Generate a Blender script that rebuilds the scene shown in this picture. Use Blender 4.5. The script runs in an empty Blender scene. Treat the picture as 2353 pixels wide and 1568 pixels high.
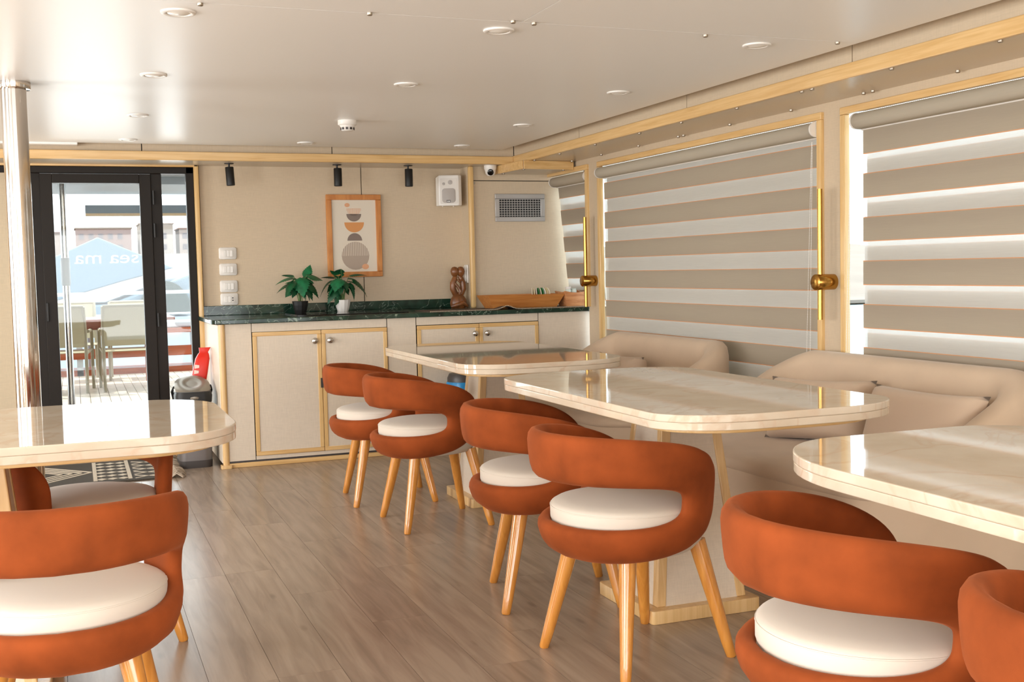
import bpy, bmesh, math, random
from mathutils import Vector, Matrix
random.seed(7)
S = bpy.context.scene
COL = S.collection
PI = math.pi

# ------------------------------------------------------------------ camera
def make_camera():
    yaw, pitch, roll = 0.365167872, -0.0633103131, -0.0221127557
    cy, sy, cp, sp = math.cos(yaw), math.sin(yaw), math.cos(pitch), math.sin(pitch)
    f = Vector((sy * cp, cy * cp, sp)); r = Vector((cy, -sy, 0)); u = r.cross(f)
    cr, sr = math.cos(roll), math.sin(roll)
    r2 = cr * r + sr * u; u2 = -sr * r + cr * u
    M = Matrix((r2, u2, -f)).transposed().to_4x4()
    M.translation = (0, 0, 1.17)
    cd = bpy.data.cameras.new('camera'); cd.sensor_width = 36; cd.lens = 36 * 2623.9 / 2353
    cd.clip_start = 0.05; cd.clip_end = 2000
    c = bpy.data.objects.new('camera', cd); COL.objects.link(c); c.matrix_world = M
    S.camera = c
make_camera()

# ------------------------------------------------------------------ world, sun, lamps added at the windows and door
W = bpy.data.worlds.new('sky'); S.world = W; W.use_nodes = True
bg = W.node_tree.nodes['Background']
bg.inputs[0].default_value = (0.86, 0.93, 1.0, 1); bg.inputs[1].default_value = 3.5
sun = bpy.data.lights.new('sun', 'SUN'); sun.energy = 4.0; sun.angle = 0.01; sun.color = (1, .95, .86)
so = bpy.data.objects.new('sun', sun); COL.objects.link(so)
so.rotation_euler = Vector((0.55, -0.45, -1.0)).to_track_quat('-Z', 'Y').to_euler()
def area(name, loc, direction, sx, sy, power, color=(1, 1, 1)):
    l = bpy.data.lights.new(name, 'AREA'); l.shape = 'RECTANGLE'; l.size = sx; l.size_y = sy
    l.energy = power; l.color = color
    o = bpy.data.objects.new(name, l); COL.objects.link(o); o.location = loc
    o.rotation_euler = Vector(direction).to_track_quat('-Z', 'Y').to_euler()
    return o
DAY = (1.0, 0.985, 0.96)
for yy in (-2.0, 0.6, 3.2, 5.8):  # lamps added in unseen left and rear windows, tilted up to brighten ceiling
    area('window_fill', (-3.48, yy, 1.28), (1, 0, .4), 1.1, 2.2, 96, DAY)
area('window_fill', (0.0, -3.58, 1.05), (0, 1, .35), 5.0, 1.7, 160, DAY)
area('door_daylight', (0.25, 7.95, 1.05), (0, -1, 0), 1.0, 1.5, 14, (.94, .98, 1))
S.view_settings.view_transform = 'Standard'
S.view_settings.look = 'None'
S.view_settings.gamma = 1
S.view_settings.use_curve_mapping = False
S.view_settings.exposure = 0.13
try:
    S.cycles.max_bounces = 8; S.cycles.diffuse_bounces = 4; S.cycles.transparent_max_bounces = 12
    S.cycles.sample_clamp_indirect = 6; S.cycles.caustics_reflective = False; S.cycles.caustics_refractive = False
    S.cycles.use_denoising = True
except Exception:
    pass

# ------------------------------------------------------------------ materials
def lin(c):
    if isinstance(c, str):
        c = [int(c[i:i + 2], 16) for i in (0, 2, 4)]
    return tuple((v / 255 / 12.92 if v / 255 <= .04045 else ((v / 255 + .055) / 1.055) ** 2.4) for v in c) + (1,)
def new_mat(name):
    m = bpy.data.materials.new(name); m.use_nodes = True
    n = m.node_tree; b = n.nodes['Principled BSDF']
    return m, n, b
def mat(name, c, rough=.5, metal=0, spec=.5, sheen=0, coat=0, bump=None, vary=None, tint=None):
    """plain principled; vary=(scale, amount) gives noise in the colour; bump=(scale, strength)"""
    m, n, b = new_mat(name)
    c = lin(c)
    b.inputs['Base Color'].default_value = c
    b.inputs['Roughness'].default_value = rough
    b.inputs['Metallic'].default_value = metal
    b.inputs['Specular IOR Level'].default_value = spec
    if sheen:
        b.inputs['Sheen Weight'].default_value = sheen
        b.inputs['Sheen Roughness'].default_value = .45
        if tint: b.inputs['Sheen Tint'].default_value = lin(tint)
    if coat:
        b.inputs['Coat Weight'].default_value = coat; b.inputs['Coat Roughness'].default_value = .08
    if vary or bump:
        tc = n.nodes.new('ShaderNodeTexCoord')
    if vary:
        nz = n.nodes.new('ShaderNodeTexNoise'); nz.inputs['Scale'].default_value = vary[0]; nz.inputs['Detail'].default_value = 4
        n.links.new(tc.outputs['Object'], nz.inputs['Vector'])
        rp = n.nodes.new('ShaderNodeValToRGB'); a = vary[1]
        rp.color_ramp.elements[0].position = .3; rp.color_ramp.elements[1].position = .7
        rp.color_ramp.elements[0].color = tuple(v * (1 - a) for v in c[:3]) + (1,)
        rp.color_ramp.elements[1].color = tuple(min(1, v * (1 + a)) for v in c[:3]) + (1,)
        n.links.new(nz.outputs['Fac'], rp.inputs[0]); n.links.new(rp.outputs[0], b.inputs['Base Color'])
    if bump:
        nb = n.nodes.new('ShaderNodeTexNoise'); nb.inputs['Scale'].default_value = bump[0]; nb.inputs['Detail'].default_value = 3
        n.links.new(tc.outputs['Object'], nb.inputs['Vector'])
        bp = n.nodes.new('ShaderNodeBump'); bp.inputs['Strength'].default_value = bump[1]; bp.inputs['Distance'].default_value = .01
        n.links.new(nb.outputs['Fac'], bp.inputs['Height']); n.links.new(bp.outputs[0], b.inputs['Normal'])
    return m
def wood(name, c1, c2, stretch=(2, 30, 30), rough=.35, coat=0, rand=0.0, knots=0.0, bump=.0):
    m, n, b = new_mat(name)
    tc = n.nodes.new('ShaderNodeTexCoord'); mp = n.nodes.new('ShaderNodeMapping')
    mp.inputs['Scale'].default_value = stretch
    src = tc.outputs['Object']
    if rand:
        oi = n.nodes.new('ShaderNodeObjectInfo'); vm = n.nodes.new('ShaderNodeVectorMath'); vm.operation = 'ADD'
        ml = n.nodes.new('ShaderNodeMath'); ml.operation = 'MULTIPLY'; ml.inputs[1].default_value = 37.0
        n.links.new(oi.outputs['Random'], ml.inputs[0]); n.links.new(src, vm.inputs[0]); n.links.new(ml.outputs[0], vm.inputs[1])
        src = vm.outputs[0]
    n.links.new(src, mp.inputs['Vector'])
    nz = n.nodes.new('ShaderNodeTexNoise'); nz.inputs['Scale'].default_value = 1.0; nz.inputs['Detail'].default_value = 6
    nz.inputs['Distortion'].default_value = .6
    n.links.new(mp.outputs[0], nz.inputs['Vector'])
    rp = n.nodes.new('ShaderNodeValToRGB')
    rp.color_ramp.elements[0].position = .32; rp.color_ramp.elements[1].position = .68
    rp.color_ramp.elements[0].color = lin(c1); rp.color_ramp.elements[1].color = lin(c2)
    n.links.new(nz.outputs['Fac'], rp.inputs[0])
    out = rp.outputs[0]
    if knots:
        m2 = n.nodes.new('ShaderNodeMapping'); m2.inputs['Scale'].default_value = (7.0, 2.2, 1)
        n.links.new(src, m2.inputs['Vector'])
        v = n.nodes.new('ShaderNodeTexVoronoi'); v.inputs['Scale'].default_value = 1.0
        n.links.new(m2.outputs[0], v.inputs['Vector'])
        r2 = n.nodes.new('ShaderNodeValToRGB'); r2.color_ramp.elements[0].position = .03; r2.color_ramp.elements[1].position = .10
        r2.color_ramp.elements[0].color = (.45, .4, .35, 1); r2.color_ramp.elements[1].color = (1, 1, 1, 1)
        n.links.new(v.outputs['Distance'], r2.inputs[0])
        mx = n.nodes.new('ShaderNodeMix'); mx.data_type = 'RGBA'; mx.blend_type = 'MULTIPLY'; mx.inputs[0].default_value = knots
        n.links.new(out, mx.inputs[6]); n.links.new(r2.outputs[0], mx.inputs[7]); out = mx.outputs[2]
    if rand:
        hs = n.nodes.new('ShaderNodeHueSaturation')
        mr = n.nodes.new('ShaderNodeMapRange'); mr.inputs[3].default_value = 1 - rand; mr.inputs[4].default_value = 1 + rand
        n.links.new(oi.outputs['Random'], mr.inputs[0]); n.links.new(mr.outputs[0], hs.inputs['Value'])
        n.links.new(out, hs.inputs['Color']); out = hs.outputs[0]
    n.links.new(out, b.inputs['Base Color'])
    b.inputs['Roughness'].default_value = rough
    if coat:
        b.inputs['Coat Weight'].default_value = coat; b.inputs['Coat Roughness'].default_value = .07
    if bump:
        bp = n.nodes.new('ShaderNodeBump'); bp.inputs['Strength'].default_value = bump; bp.inputs['Distance'].default_value = .002
        n.links.new(nz.outputs['Fac'], bp.inputs['Height']); n.links.new(bp.outputs[0], b.inputs['Normal'])
    return m
def marble(name, base, vein, dark, scale=3.0, rough=.06, veinpos=(.47, .5, .53), wh=(1, 1, 1)):
    m, n, b = new_mat(name)
    tc = n.nodes.new('ShaderNodeTexCoord'); mp = n.nodes.new('ShaderNodeMapping'); mp.inputs['Scale'].default_value = wh
    oi = n.nodes.new('ShaderNodeObjectInfo'); vm = n.nodes.new('ShaderNodeVectorMath'); vm.operation = 'ADD'
    ml = n.nodes.new('ShaderNodeMath'); ml.operation = 'MULTIPLY'; ml.inputs[1].default_value = 11.0
    n.links.new(oi.outputs['Random'], ml.inputs[0]); n.links.new(tc.outputs['Object'], vm.inputs[0]); n.links.new(ml.outputs[0], vm.inputs[1])
    n.links.new(vm.outputs[0], mp.inputs['Vector'])
    n1 = n.nodes.new('ShaderNodeTexNoise'); n1.inputs['Scale'].default_value = scale; n1.inputs['Detail'].default_value = 8; n1.inputs['Distortion'].default_value = 1.4
    n.links.new(mp.outputs[0], n1.inputs['Vector'])
    r1 = n.nodes.new('ShaderNodeValToRGB')
    e = r1.color_ramp.elements
    e[0].position = veinpos[0]; e[0].color = (0, 0, 0, 1); e[1].position = veinpos[2]; e[1].color = (0, 0, 0, 1)
    k = e.new(veinpos[1]); k.color = (1, 1, 1, 1)
    n.links.new(n1.outputs['Fac'], r1.inputs[0])
    n2 = n.nodes.new('ShaderNodeTexNoise'); n2.inputs['Scale'].default_value = scale * 2.2; n2.inputs['Detail'].default_value = 6
    n.links.new(mp.outputs[0], n2.inputs['Vector'])
    r2 = n.nodes.new('ShaderNodeValToRGB'); r2.color_ramp.elements[0].position = .35; r2.color_ramp.elements[1].position = .65
    r2.color_ramp.elements[0].color = lin(dark); r2.color_ramp.elements[1].color = lin(base)
    n.links.new(n2.outputs['Fac'], r2.inputs[0])
    mx = n.nodes.new('ShaderNodeMix'); mx.data_type = 'RGBA'
    n.links.new(r1.outputs[0], mx.inputs[0]); n.links.new(r2.outputs[0], mx.inputs[6]); mx.inputs[7].default_value = lin(vein)
    n.links.new(mx.outputs[2], b.inputs['Base Color'])
    b.inputs['Roughness'].default_value = rough; b.inputs['Specular IOR Level'].default_value = .75
    return m
def weave(name, c, rough=.6, amt=.06):
    """woven laminate: two crossed fine bands in colour"""
    m, n, b = new_mat(name); c = lin(c)
    tc = n.nodes.new('ShaderNodeTexCoord')
    acc = None
    for sc in ((260, 260, 22), (22, 22, 260)):
        mp = n.nodes.new('ShaderNodeMapping'); mp.inputs['Scale'].default_value = sc
        n.links.new(tc.outputs['Object'], mp.inputs['Vector'])
        nz = n.nodes.new('ShaderNodeTexNoise'); nz.inputs['Scale'].default_value = 1; nz.inputs['Detail'].default_value = 2
        n.links.new(mp.outputs[0], nz.inputs['Vector'])
        if acc is None: acc = nz.outputs['Fac']
        else:
            ad = n.nodes.new('ShaderNodeMath'); ad.operation = 'ADD'
            n.links.new(acc, ad.inputs[0]); n.links.new(nz.outputs['Fac'], ad.inputs[1]); acc = ad.outputs[0]
    mr = n.nodes.new('ShaderNodeMapRange'); mr.inputs[1].default_value = .6; mr.inputs[2].default_value = 1.4
    n.links.new(acc, mr.inputs[0])
    mx = n.nodes.new('ShaderNodeMix'); mx.data_type = 'RGBA'
    mx.inputs[6].default_value = tuple(v * (1 - amt) for v in c[:3]) + (1,); mx.inputs[7].default_value = tuple(v * (1 + amt) for v in c[:3]) + (1,)
    n.links.new(mr.outputs[0], mx.inputs[0]); n.links.new(mx.outputs[2], b.inputs['Base Color'])
    b.inputs['Roughness'].default_value = rough; b.inputs['Specular IOR Level'].default_value = .35
    return m
def glass(name, tint=(1, 1, 1), refl=.06):
    m, n, b = new_mat(name); n.nodes.remove(b)
    o = n.nodes['Material Output']
    t = n.nodes.new('ShaderNodeBsdfTransparent'); t.inputs[0].default_value = (*tint, 1)
    g = n.nodes.new('ShaderNodeBsdfGlossy'); g.inputs['Roughness'].default_value = .02
    mx = n.nodes.new('ShaderNodeMixShader'); lw = n.nodes.new('ShaderNodeLayerWeight'); pw_ = n.nodes.new('ShaderNodeMath'); pw_.operation = 'POWER'; pw_.inputs[1].default_value = 5
    fr = n.nodes.new('ShaderNodeMath'); fr.operation = 'MULTIPLY_ADD'; fr.inputs[1].default_value = .7; fr.inputs[2].default_value = refl * .5
    n.links.new(lw.outputs['Facing'], pw_.inputs[0]); n.links.new(pw_.outputs[0], fr.inputs[0])
    n.links.new(fr.outputs[0], mx.inputs[0]); n.links.new(t.outputs[0], mx.inputs[1]); n.links.new(g.outputs[0], mx.inputs[2])
    n.links.new(mx.outputs[0], o.inputs[0])
    return m
def cloth_trans(name, c, trans=.3, clear=0.0, tcol=None):
    """fabric strip of a blind: diffuse + translucent (+ see-through mesh)"""
    m, n, b = new_mat(name); n.nodes.remove(b); o = n.nodes['Material Output']; c = lin(c)
    tc = n.nodes.new('ShaderNodeTexCoord'); mp = n.nodes.new('ShaderNodeMapping'); mp.inputs['Scale'].default_value = (1, 6, 420)
    n.links.new(tc.outputs['Object'], mp.inputs['Vector'])
    nz = n.nodes.new('ShaderNodeTexNoise'); nz.inputs['Scale'].default_value = 1; nz.inputs['Detail'].default_value = 3
    n.links.new(mp.outputs[0], nz.inputs['Vector'])
    mc = n.nodes.new('ShaderNodeMix'); mc.data_type = 'RGBA'
    mc.inputs[6].default_value = tuple(v * .9 for v in c[:3]) + (1,); mc.inputs[7].default_value = tuple(min(1, v * 1.08) for v in c[:3]) + (1,)
    n.links.new(nz.outputs['Fac'], mc.inputs[0])
    d = n.nodes.new('ShaderNodeBsdfDiffuse'); t = n.nodes.new('ShaderNodeBsdfTranslucent')
    n.links.new(mc.outputs[2], d.inputs[0])
    if tcol: t.inputs[0].default_value = lin(tcol)
    else: n.links.new(mc.outputs[2], t.inputs[0])
    mx = n.nodes.new('ShaderNodeMixShader'); mx.inputs[0].default_value = trans
    n.links.new(d.outputs[0], mx.inputs[1]); n.links.new(t.outputs[0], mx.inputs[2])
    if clear:
        tr = n.nodes.new('ShaderNodeBsdfTransparent'); m2 = n.nodes.new('ShaderNodeMixShader'); m2.inputs[0].default_value = clear
        n.links.new(mx.outputs[0], m2.inputs[1]); n.links.new(tr.outputs[0], m2.inputs[2]); n.links.new(m2.outputs[0], o.inputs[0])
    else: n.links.new(mx.outputs[0], o.inputs[0])
    return m
M = {}
M['wall'] = weave('beige_woven_laminate', (207, 187, 160))
M['cab'] = weave('pale_woven_laminate', (221, 207, 188), .45)
M['ceil'] = mat('ceiling_white', (244, 242, 238), .34, spec=.5, bump=(900, .02))
M['soffit'] = mat('soffit_satin', (208, 193, 172), .26, spec=.6, bump=(1200, .02))
M['gap'] = mat('dark_gap', (38, 30, 24), .8)
M['wood'] = wood('honey_beech', (214, 170, 108), (232, 194, 136), (4, 4, 60), .3, coat=.25)
M['woody'] = wood('honey_beech_long_y', (214, 170, 108), (232, 194, 136), (70, 3, 70), .3, coat=.25)
M['woodx'] = wood('honey_beech_long_x', (214, 170, 108), (232, 194, 136), (3, 70, 70), .3, coat=.25)
M['woodz'] = wood('honey_beech_long_z', (214, 172, 110), (232, 196, 138), (70, 70, 3), .3, coat=.25)
M['pale'] = wood('pale_beech_post', (214, 174, 116), (230, 194, 140), (60, 60, 3), .28, coat=.3)
M['leg'] = wood('varnished_leg', (202, 130, 50), (222, 152, 68), (60, 60, 4), .25, coat=.8)
M['floor'] = wood('laminate_plank', (146, 127, 110), (172, 153, 134), (26, 2.2, 10), .27, rand=.07, knots=.4)
M['floorbase'] = mat('floor_joint', (104, 84, 70), .6)
M['rust'] = mat('rust_velvet', (144, 69, 30), .85, spec=.15, sheen=.25, tint=(220, 140, 96), vary=(9, .22), bump=(500, .03))
M['cream'] = mat('cream_fabric', (222, 211, 196), .85, spec=.2, sheen=.15, bump=(600, .03))
M['sofa'] = mat('sand_upholstery', (206, 182, 156), .85, spec=.2, sheen=.2, vary=(5, .05), bump=(700, .03))
M['pillow'] = mat('sand_pillow', (212, 188, 164), .85, spec=.2, sheen=.2, bump=(700, .03))
M['marble'] = marble('cream_marble', (224, 209, 188), (213, 190, 165), (212, 194, 170), 2.6, .04)
M['green'] = marble('green_marble', (36, 64, 50), (150, 168, 150), (18, 38, 30), 7, .1, (.492, .5, .506))
M['green'].node_tree.nodes['Principled BSDF'].inputs['Specular IOR Level'].default_value = .35
M['black'] = mat('black_aluminium', (36, 31, 27), .5, spec=.2, bump=(800, .02))
M['blackm'] = mat('black_matt', (22, 21, 20), .5)
M['rubber'] = mat('black_rubber', (18, 18, 18), .7)
M['steel'] = mat('polished_steel', (206, 200, 193), .1, metal=1)
M['chrome'] = mat('chrome', (220, 218, 214), .12, metal=1)
M['nickel'] = mat('nickel_cap', (176, 166, 152), .4, metal=1)
M['alu'] = mat('aluminium', (188, 184, 180), .45, metal=.6)
M['brass'] = mat('polished_brass', (190, 142, 70), .2, metal=1)
M['white'] = mat('white_plastic', (236, 231, 224), .35)
M['whiteg'] = mat('off_white_plastic', (220, 213, 204), .4)
M['grille'] = mat('grey_grille', (188, 180, 174), .7, bump=(900, .3))
M['lens'] = mat('frosted_lens', (244, 240, 232), .25)
M['glass'] = glass('window_glass', (.97, .99, .98))
M['tan'] = cloth_trans('tan_blind_strip', (190, 177, 159), .36, tcol=(206, 194, 174))
M['sheer'] = cloth_trans('sheer_blind_strip', (240, 239, 235), .5, clear=.42)
M['edge'] = cloth_trans('blind_strip_lit_edge', (232, 190, 150), .5, tcol=(255, 196, 140))  # orange glow of the lit strip borders is put into this colour
M['frame_oak'] = wood('picture_oak', (190, 118, 58), (214, 146, 80), (26, 26, 5), .5)
M['paper'] = mat('print_paper', (226, 214, 196), .8)
M['p_or'] = mat('print_orange', (216, 150, 92), .8)
M['p_pk'] = mat('print_peach', (226, 168, 128), .8)
M['p_gr'] = mat('print_grey', (134, 118, 108), .8)
M['p_tp'] = mat('print_taupe', (178, 160, 144), .8)
M['leaf'] = mat('leaf_green', (18, 104, 62), .45, vary=(30, .35))
M['leaf2'] = mat('leaf_dark', (14, 78, 42), .5, vary=(30, .35))
M['stem'] = mat('stem_green', (92, 124, 66), .6)
M['soil'] = mat('pot_gravel', (150, 116, 74), .9, vary=(160, .5))
M['carve'] = wood('carved_wood', (96, 54, 26), (144, 88, 44), (20, 20, 9), .4, coat=.2)
M['traywood'] = wood('tray_teak', (190, 118, 58), (212, 144, 78), (5, 60, 60), .4)
M['bowlwood'] = wood('bowl_teak', (184, 116, 70), (218, 158, 106), (8, 50, 60), .4)
M['runner'] = mat('runner_cloth', (86, 70, 58), .9, bump=(500, .2))
M['bead'] = mat('runner_beads', (214, 196, 172), .6)
M['hob'] = mat('black_glass', (12, 11, 11), .06)
M['bin'] = mat('bin_grey', (120, 114, 112), .4, metal=.5)
M['binlid'] = mat('bin_lid', (142, 134, 122), .32, metal=.4)
M['red'] = mat('red_packet', (214, 36, 14), .35)
M['print_white'] = mat('white_print', (240, 216, 206), .5)
M['blue'] = mat('blue_bag', (34, 140, 204), .35)
M['dkgrey'] = mat('dark_grey_plastic', (66, 60, 58), .4)
M['rugd'] = mat('rug_dark', (70, 62, 52), .95, vary=(220, .35), bump=(400, .4))
M['rugl'] = mat('rug_cream', (206, 192, 172), .95, vary=(200, .12), bump=(400, .4))
M['fringe'] = mat('rug_fringe', (176, 160, 142), .95)
M['teak'] = wood('deck_teak', (196, 182, 164), (222, 208, 190), (3, 30, 30), .6, rand=.06)
M['mahog'] = wood('dark_teak', (128, 58, 30), (156, 78, 44), (4, 40, 40), .3)
M['mesh'] = mat('chair_mesh', (172, 162, 134), .7)
M['taupe'] = mat('chair_frame', (150, 140, 116), .4)
M['hull'] = mat('boat_white', (190, 196, 200), .3)
M['canvas'] = mat('boat_cover', (104, 122, 134), .7)
M['tint'] = mat('boat_window', (52, 66, 62), .15)
M['sand'] = mat('shore_sand', (124, 114, 105), .9, vary=(.2, .1))
M['water'] = mat('harbour_water', (140, 158, 168), .3)
M['build'] = [mat('building_render', c, .9) for c in ((142, 126, 116), (130, 106, 98), (150, 138, 128))]
M['bwin'] = mat('building_window', (84, 74, 76), .4)
M['decal'] = mat('glass_lettering', (250, 250, 248), .6)
M['badge'] = mat('badge_dark', (52, 44, 40), .4)
M['sach'] = [mat('sachet', c, .6) for c in ((232, 222, 196), (214, 196, 150), (40, 120, 62), (240, 234, 220))]
M['jar'] = mat('jar_pale', (206, 214, 202), .3)

# ------------------------------------------------------------------ mesh helpers
class MB:
    def __init__(self): self.v = []; self.f = []; self.m = []
    def add(self, vs, fs, mi=0):
        o = len(self.v); self.v += [tuple(p) for p in vs]; self.f += [tuple(i + o for i in f) for f in fs]; self.m += [mi] * len(fs); return self
    def box(self, x0, x1, y0, y1, z0, z1, mi=0):
        return self.add([(x0, y0, z0), (x1, y0, z0), (x1, y1, z0), (x0, y1, z0), (x0, y0, z1), (x1, y0, z1), (x1, y1, z1), (x0, y1, z1)],
                        [(0, 3, 2, 1), (4, 5, 6, 7), (0, 1, 5, 4), (1, 2, 6, 5), (2, 3, 7, 6), (3, 0, 4, 7)], mi)
    def prism(self, poly, z0, z1, mi=0, top=None):
        """poly in xy extruded in z; top: optional other polygon of same length for the upper end"""
        n = len(poly); t = top or poly
        return self.add([(*p, z0) for p in poly] + [(*p, z1) for p in t],
                        [tuple(range(n))[::-1], tuple(range(n, 2 * n))] + [(i, (i + 1) % n, n + (i + 1) % n, n + i) for i in range(n)], mi)
    def loft(self, rings, closed=True, cap=True, mi=0):
        n = len(rings[0]); vs = [p for r in rings for p in r]; fs = []
        for k in range(len(rings) - 1):
            for i in range(n if closed else n - 1):
                j = (i + 1) % n; fs.append((k * n + i, k * n + j, (k + 1) * n + j, (k + 1) * n + i))
        if cap:
            fs.append(tuple(range(n))[::-1]); fs.append(tuple(range((len(rings) - 1) * n, len(rings) * n)))
        return self.add(vs, fs, mi)
    def lathe(self, prof, c=(0, 0), n=24, mi=0, cap=True):
        """prof: list of (r, z)"""
        return self.loft([[(c[0] + r * math.cos(2 * PI * i / n), c[1] + r * math.sin(2 * PI * i / n), z) for i in range(n)] for r, z in prof], True, cap, mi)
    def tube(self, pts, rad, n=8, mi=0, cap=True):
        pts = [Vector(p) for p in pts]; rs = rad if isinstance(rad, (list, tuple)) else [rad] * len(pts)
        rings = []; up = None
        for i, p in enumerate(pts):
            d = (pts[min(i + 1, len(pts) - 1)] - pts[max(i - 1, 0)]).normalized()
            if up is None: up = d.orthogonal().normalized()
            up = (up - d * up.dot(d)).normalized(); s = d.cross(up)
            rings.append([p + rs[i] * (math.cos(2 * PI * k / n) * up + math.sin(2 * PI * k / n) * s) for k in range(n)])
        return self.loft(rings, True, cap, mi)
    def build(self, name, m, parent=None, smooth=False, bevel=0, seg=2, loc=None, rz=0, subsurf=0):
        me = bpy.data.meshes.new(name); me.from_pydata(self.v, [], self.f)
        ms = m if isinstance(m, (list, tuple)) else [m]
        for x in ms: me.materials.append(x)
        if len(ms) > 1: me.polygons.foreach_set('material_index', self.m)
        if bevel:
            bm = bmesh.new(); bm.from_mesh(me); bmesh.ops.remove_doubles(bm, verts=bm.verts, dist=1e-6)
            es = [e for e in bm.edges if len(e.link_faces) == 2 and e.calc_face_angle(0) > .45]
            bmesh.ops.bevel(bm, geom=es, offset=bevel, segments=seg, affect='EDGES', profile=.5, clamp_overlap=True)
            bm.to_mesh(me); bm.free()
        bm = bmesh.new(); bm.from_mesh(me); bmesh.ops.recalc_face_normals(bm, faces=bm.faces); bm.to_mesh(me); bm.free()
        if smooth or bevel:
            me.polygons.foreach_set('use_smooth', [True] * len(me.polygons))
            try: me.set_sharp_from_angle(angle=math.radians(50 if smooth else 20))
            except Exception: pass
        o = bpy.data.objects.new(name, me); COL.objects.link(o)
        if parent is not None: o.parent = parent
        if loc is not None: o.location = loc
        o.rotation_euler[2] = rz
        if subsurf:
            s = o.modifiers.new('sub', 'SUBSURF'); s.levels = subsurf; s.render_levels = subsurf
        return o
def box(x0, x1, y0, y1, z0, z1): return MB().box(x0, x1, y0, y1, z0, z1)
def tag(o, label, cat, group=None):
    o['label'] = label; o['category'] = cat
    if group: o['group'] = group
    return o
def thing(name, label, cat, loc=(0, 0, 0), rz=0, group=None):
    o = bpy.data.objects.new(name, None); COL.objects.link(o); o.location = loc; o.rotation_euler[2] = rz
    o.empty_display_size = .1
    return tag(o, label, cat, group)
def struct(o, label=None):
    o['kind'] = 'structure'
    if label: o['label'] = label
    return o
def sroot(name, label=None):
    o = bpy.data.objects.new(name, None); COL.objects.link(o); o.empty_display_size = .1
    return struct(o, label)
def dup(root, loc, rz, label, group=None):
    r = root.copy(); COL.objects.link(r); r.location = loc; r.rotation_euler[2] = rz; r['label'] = label
    if group: r['group'] = group
    for ch in list(root.children):
        c = ch.copy(); COL.objects.link(c); c.parent = r
        for g in ch.children:
            d = g.copy(); COL.objects.link(d); d.parent = c
    return r
def sell(a, b, t, n):
    """superellipse point"""
    c, s = math.cos(t), math.sin(t)
    return a * math.copysign(abs(c) ** (2 / n), c), b * math.copysign(abs(s) ** (2 / n), s)
def rrect(x0, x1, y0, y1, rx, ry=None, n=10):
    ry = ry or rx; P = []
    for cx, cy, a0 in ((x1 - rx, y1 - ry, 0), (x0 + rx, y1 - ry, PI / 2), (x0 + rx, y0 + ry, PI), (x1 - rx, y0 + ry, 3 * PI / 2)):
        for i in range(n + 1):
            a = a0 + PI / 2 * i / n; P.append((cx + rx * math.cos(a), cy + ry * math.sin(a)))
    return P

# ================================================================== THE ROOM
XW, YB, ZC, ZS = 3.23, 7.80, 1.975, 1.89      # window wall, back wall, ceiling, soffit heights
XL, YR = -3.4, -3.5

# ---- floor
floor = box(XL - .2, XW + .25, YR - .2, YB + .1, -.1, -.004).build('floor', M['floorbase']); struct(floor)
pw, pl, gap = .19, 1.24, .0012
cache = {}
def plank(x, ya, yb):
    L = round(yb - ya, 3)
    if L < .03: return
    if L not in cache:
        o = box(0, pw - gap, 0, L - gap, -.004, 0).build('plank', M['floor'], floor); cache[L] = o.data
    else:
        o = bpy.data.objects.new('plank', cache[L]); COL.objects.link(o); o.parent = floor
    o.location = (x, ya, 0)
x = 0.505 - 9 * pw; k = 0
offs = [0.31, .94, .12, .70, .43, 1.06, .22, .83, .55]
while x < XW - .01:
    y = .1 - offs[k % 9]
    if abs(x - .505) < .01: y = 4.52 - 4 * pl
    if abs(x - .885) < .01: y = 3.68 - 3 * pl
    while y < YB - .02:
        a, b = max(y, .1), min(y + pl, YB); plank(x, a, b); y += pl
    x += pw; k += 1
rest = MB()
rest.box(XL, .505 - 9 * pw, YR, YB, -.004, 0); rest.box(.505 - 9 * pw, XW, YR, .1, -.004, 0)
o = rest.build('plank', M['floor'], floor); o['kind'] = 'stuff'

# ---- ceiling
ceil = box(XL, XW, YR, YB, 2.06, 2.10).build('ceiling', M['ceil']); struct(ceil)
g = .0014
XE, YE = 2.75, 7.31                           # edges of the hung panels
for (a, b, c, d) in ((XL + .5, 1.408 - g, YR + .1, 3.53 - g), (1.408 + g, XE, YR + .1, 3.53 - g), (XL + .5, XE, 3.53 + g, YE)):
    box(a, b, c, d, ZC, ZC + .02).build('ceiling_panel', M['ceil'], ceil)
box(XL, XL + .5, YR, YB, ZC, ZC + .02).build('ceiling_panel', M['ceil'], ceil)
# white filler panel that closes the cove on the left
box(-3.0, .06, YE, 7.405, ZC - .012, ZC + .012).build('ceiling_panel', M['ceil'], ceil, bevel=.004, seg=1)
g = .003
# soffits
box(2.87, XW, YR, 7.60, ZS, ZS + .02).build('soffit', M['soffit'], ceil)
box(XL, 2.87, 7.40, YB, ZS, ZS + .02).build('soffit', M['soffit'], ceil)
box(2.87, 3.5, 7.40, YB, ZS + .001, ZS + .02).build('soffit', M['soffit'], ceil)
# upstands above the fascia, in panels with dark joints
box(2.896, 2.91, YR, YB, ZS + .02, 2.06).build('upstand_backing', M['gap'], ceil)
for a, b in ((YR, 1.2), (1.2, 3.744), (3.744, 5.036), (5.036, 6.329), (6.329, 7.42)):
    box(2.882, 2.896, a + g, b - g, ZS + .03, 2.06).build('upstand_panel', M['wall'], ceil)
box(XL, 2.896, 7.432, 7.445, ZS + .02, 2.06).build('upstand_backing', M['gap'], ceil)
for a, b in ((-3.0, -.8), (-.8, .428), (.428, 1.61), (1.61, 2.88)):
    box(a + g, b - g, 7.418, 7.432, ZS + .03, 2.06).build('upstand_panel', M['wall'], ceil)
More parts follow.
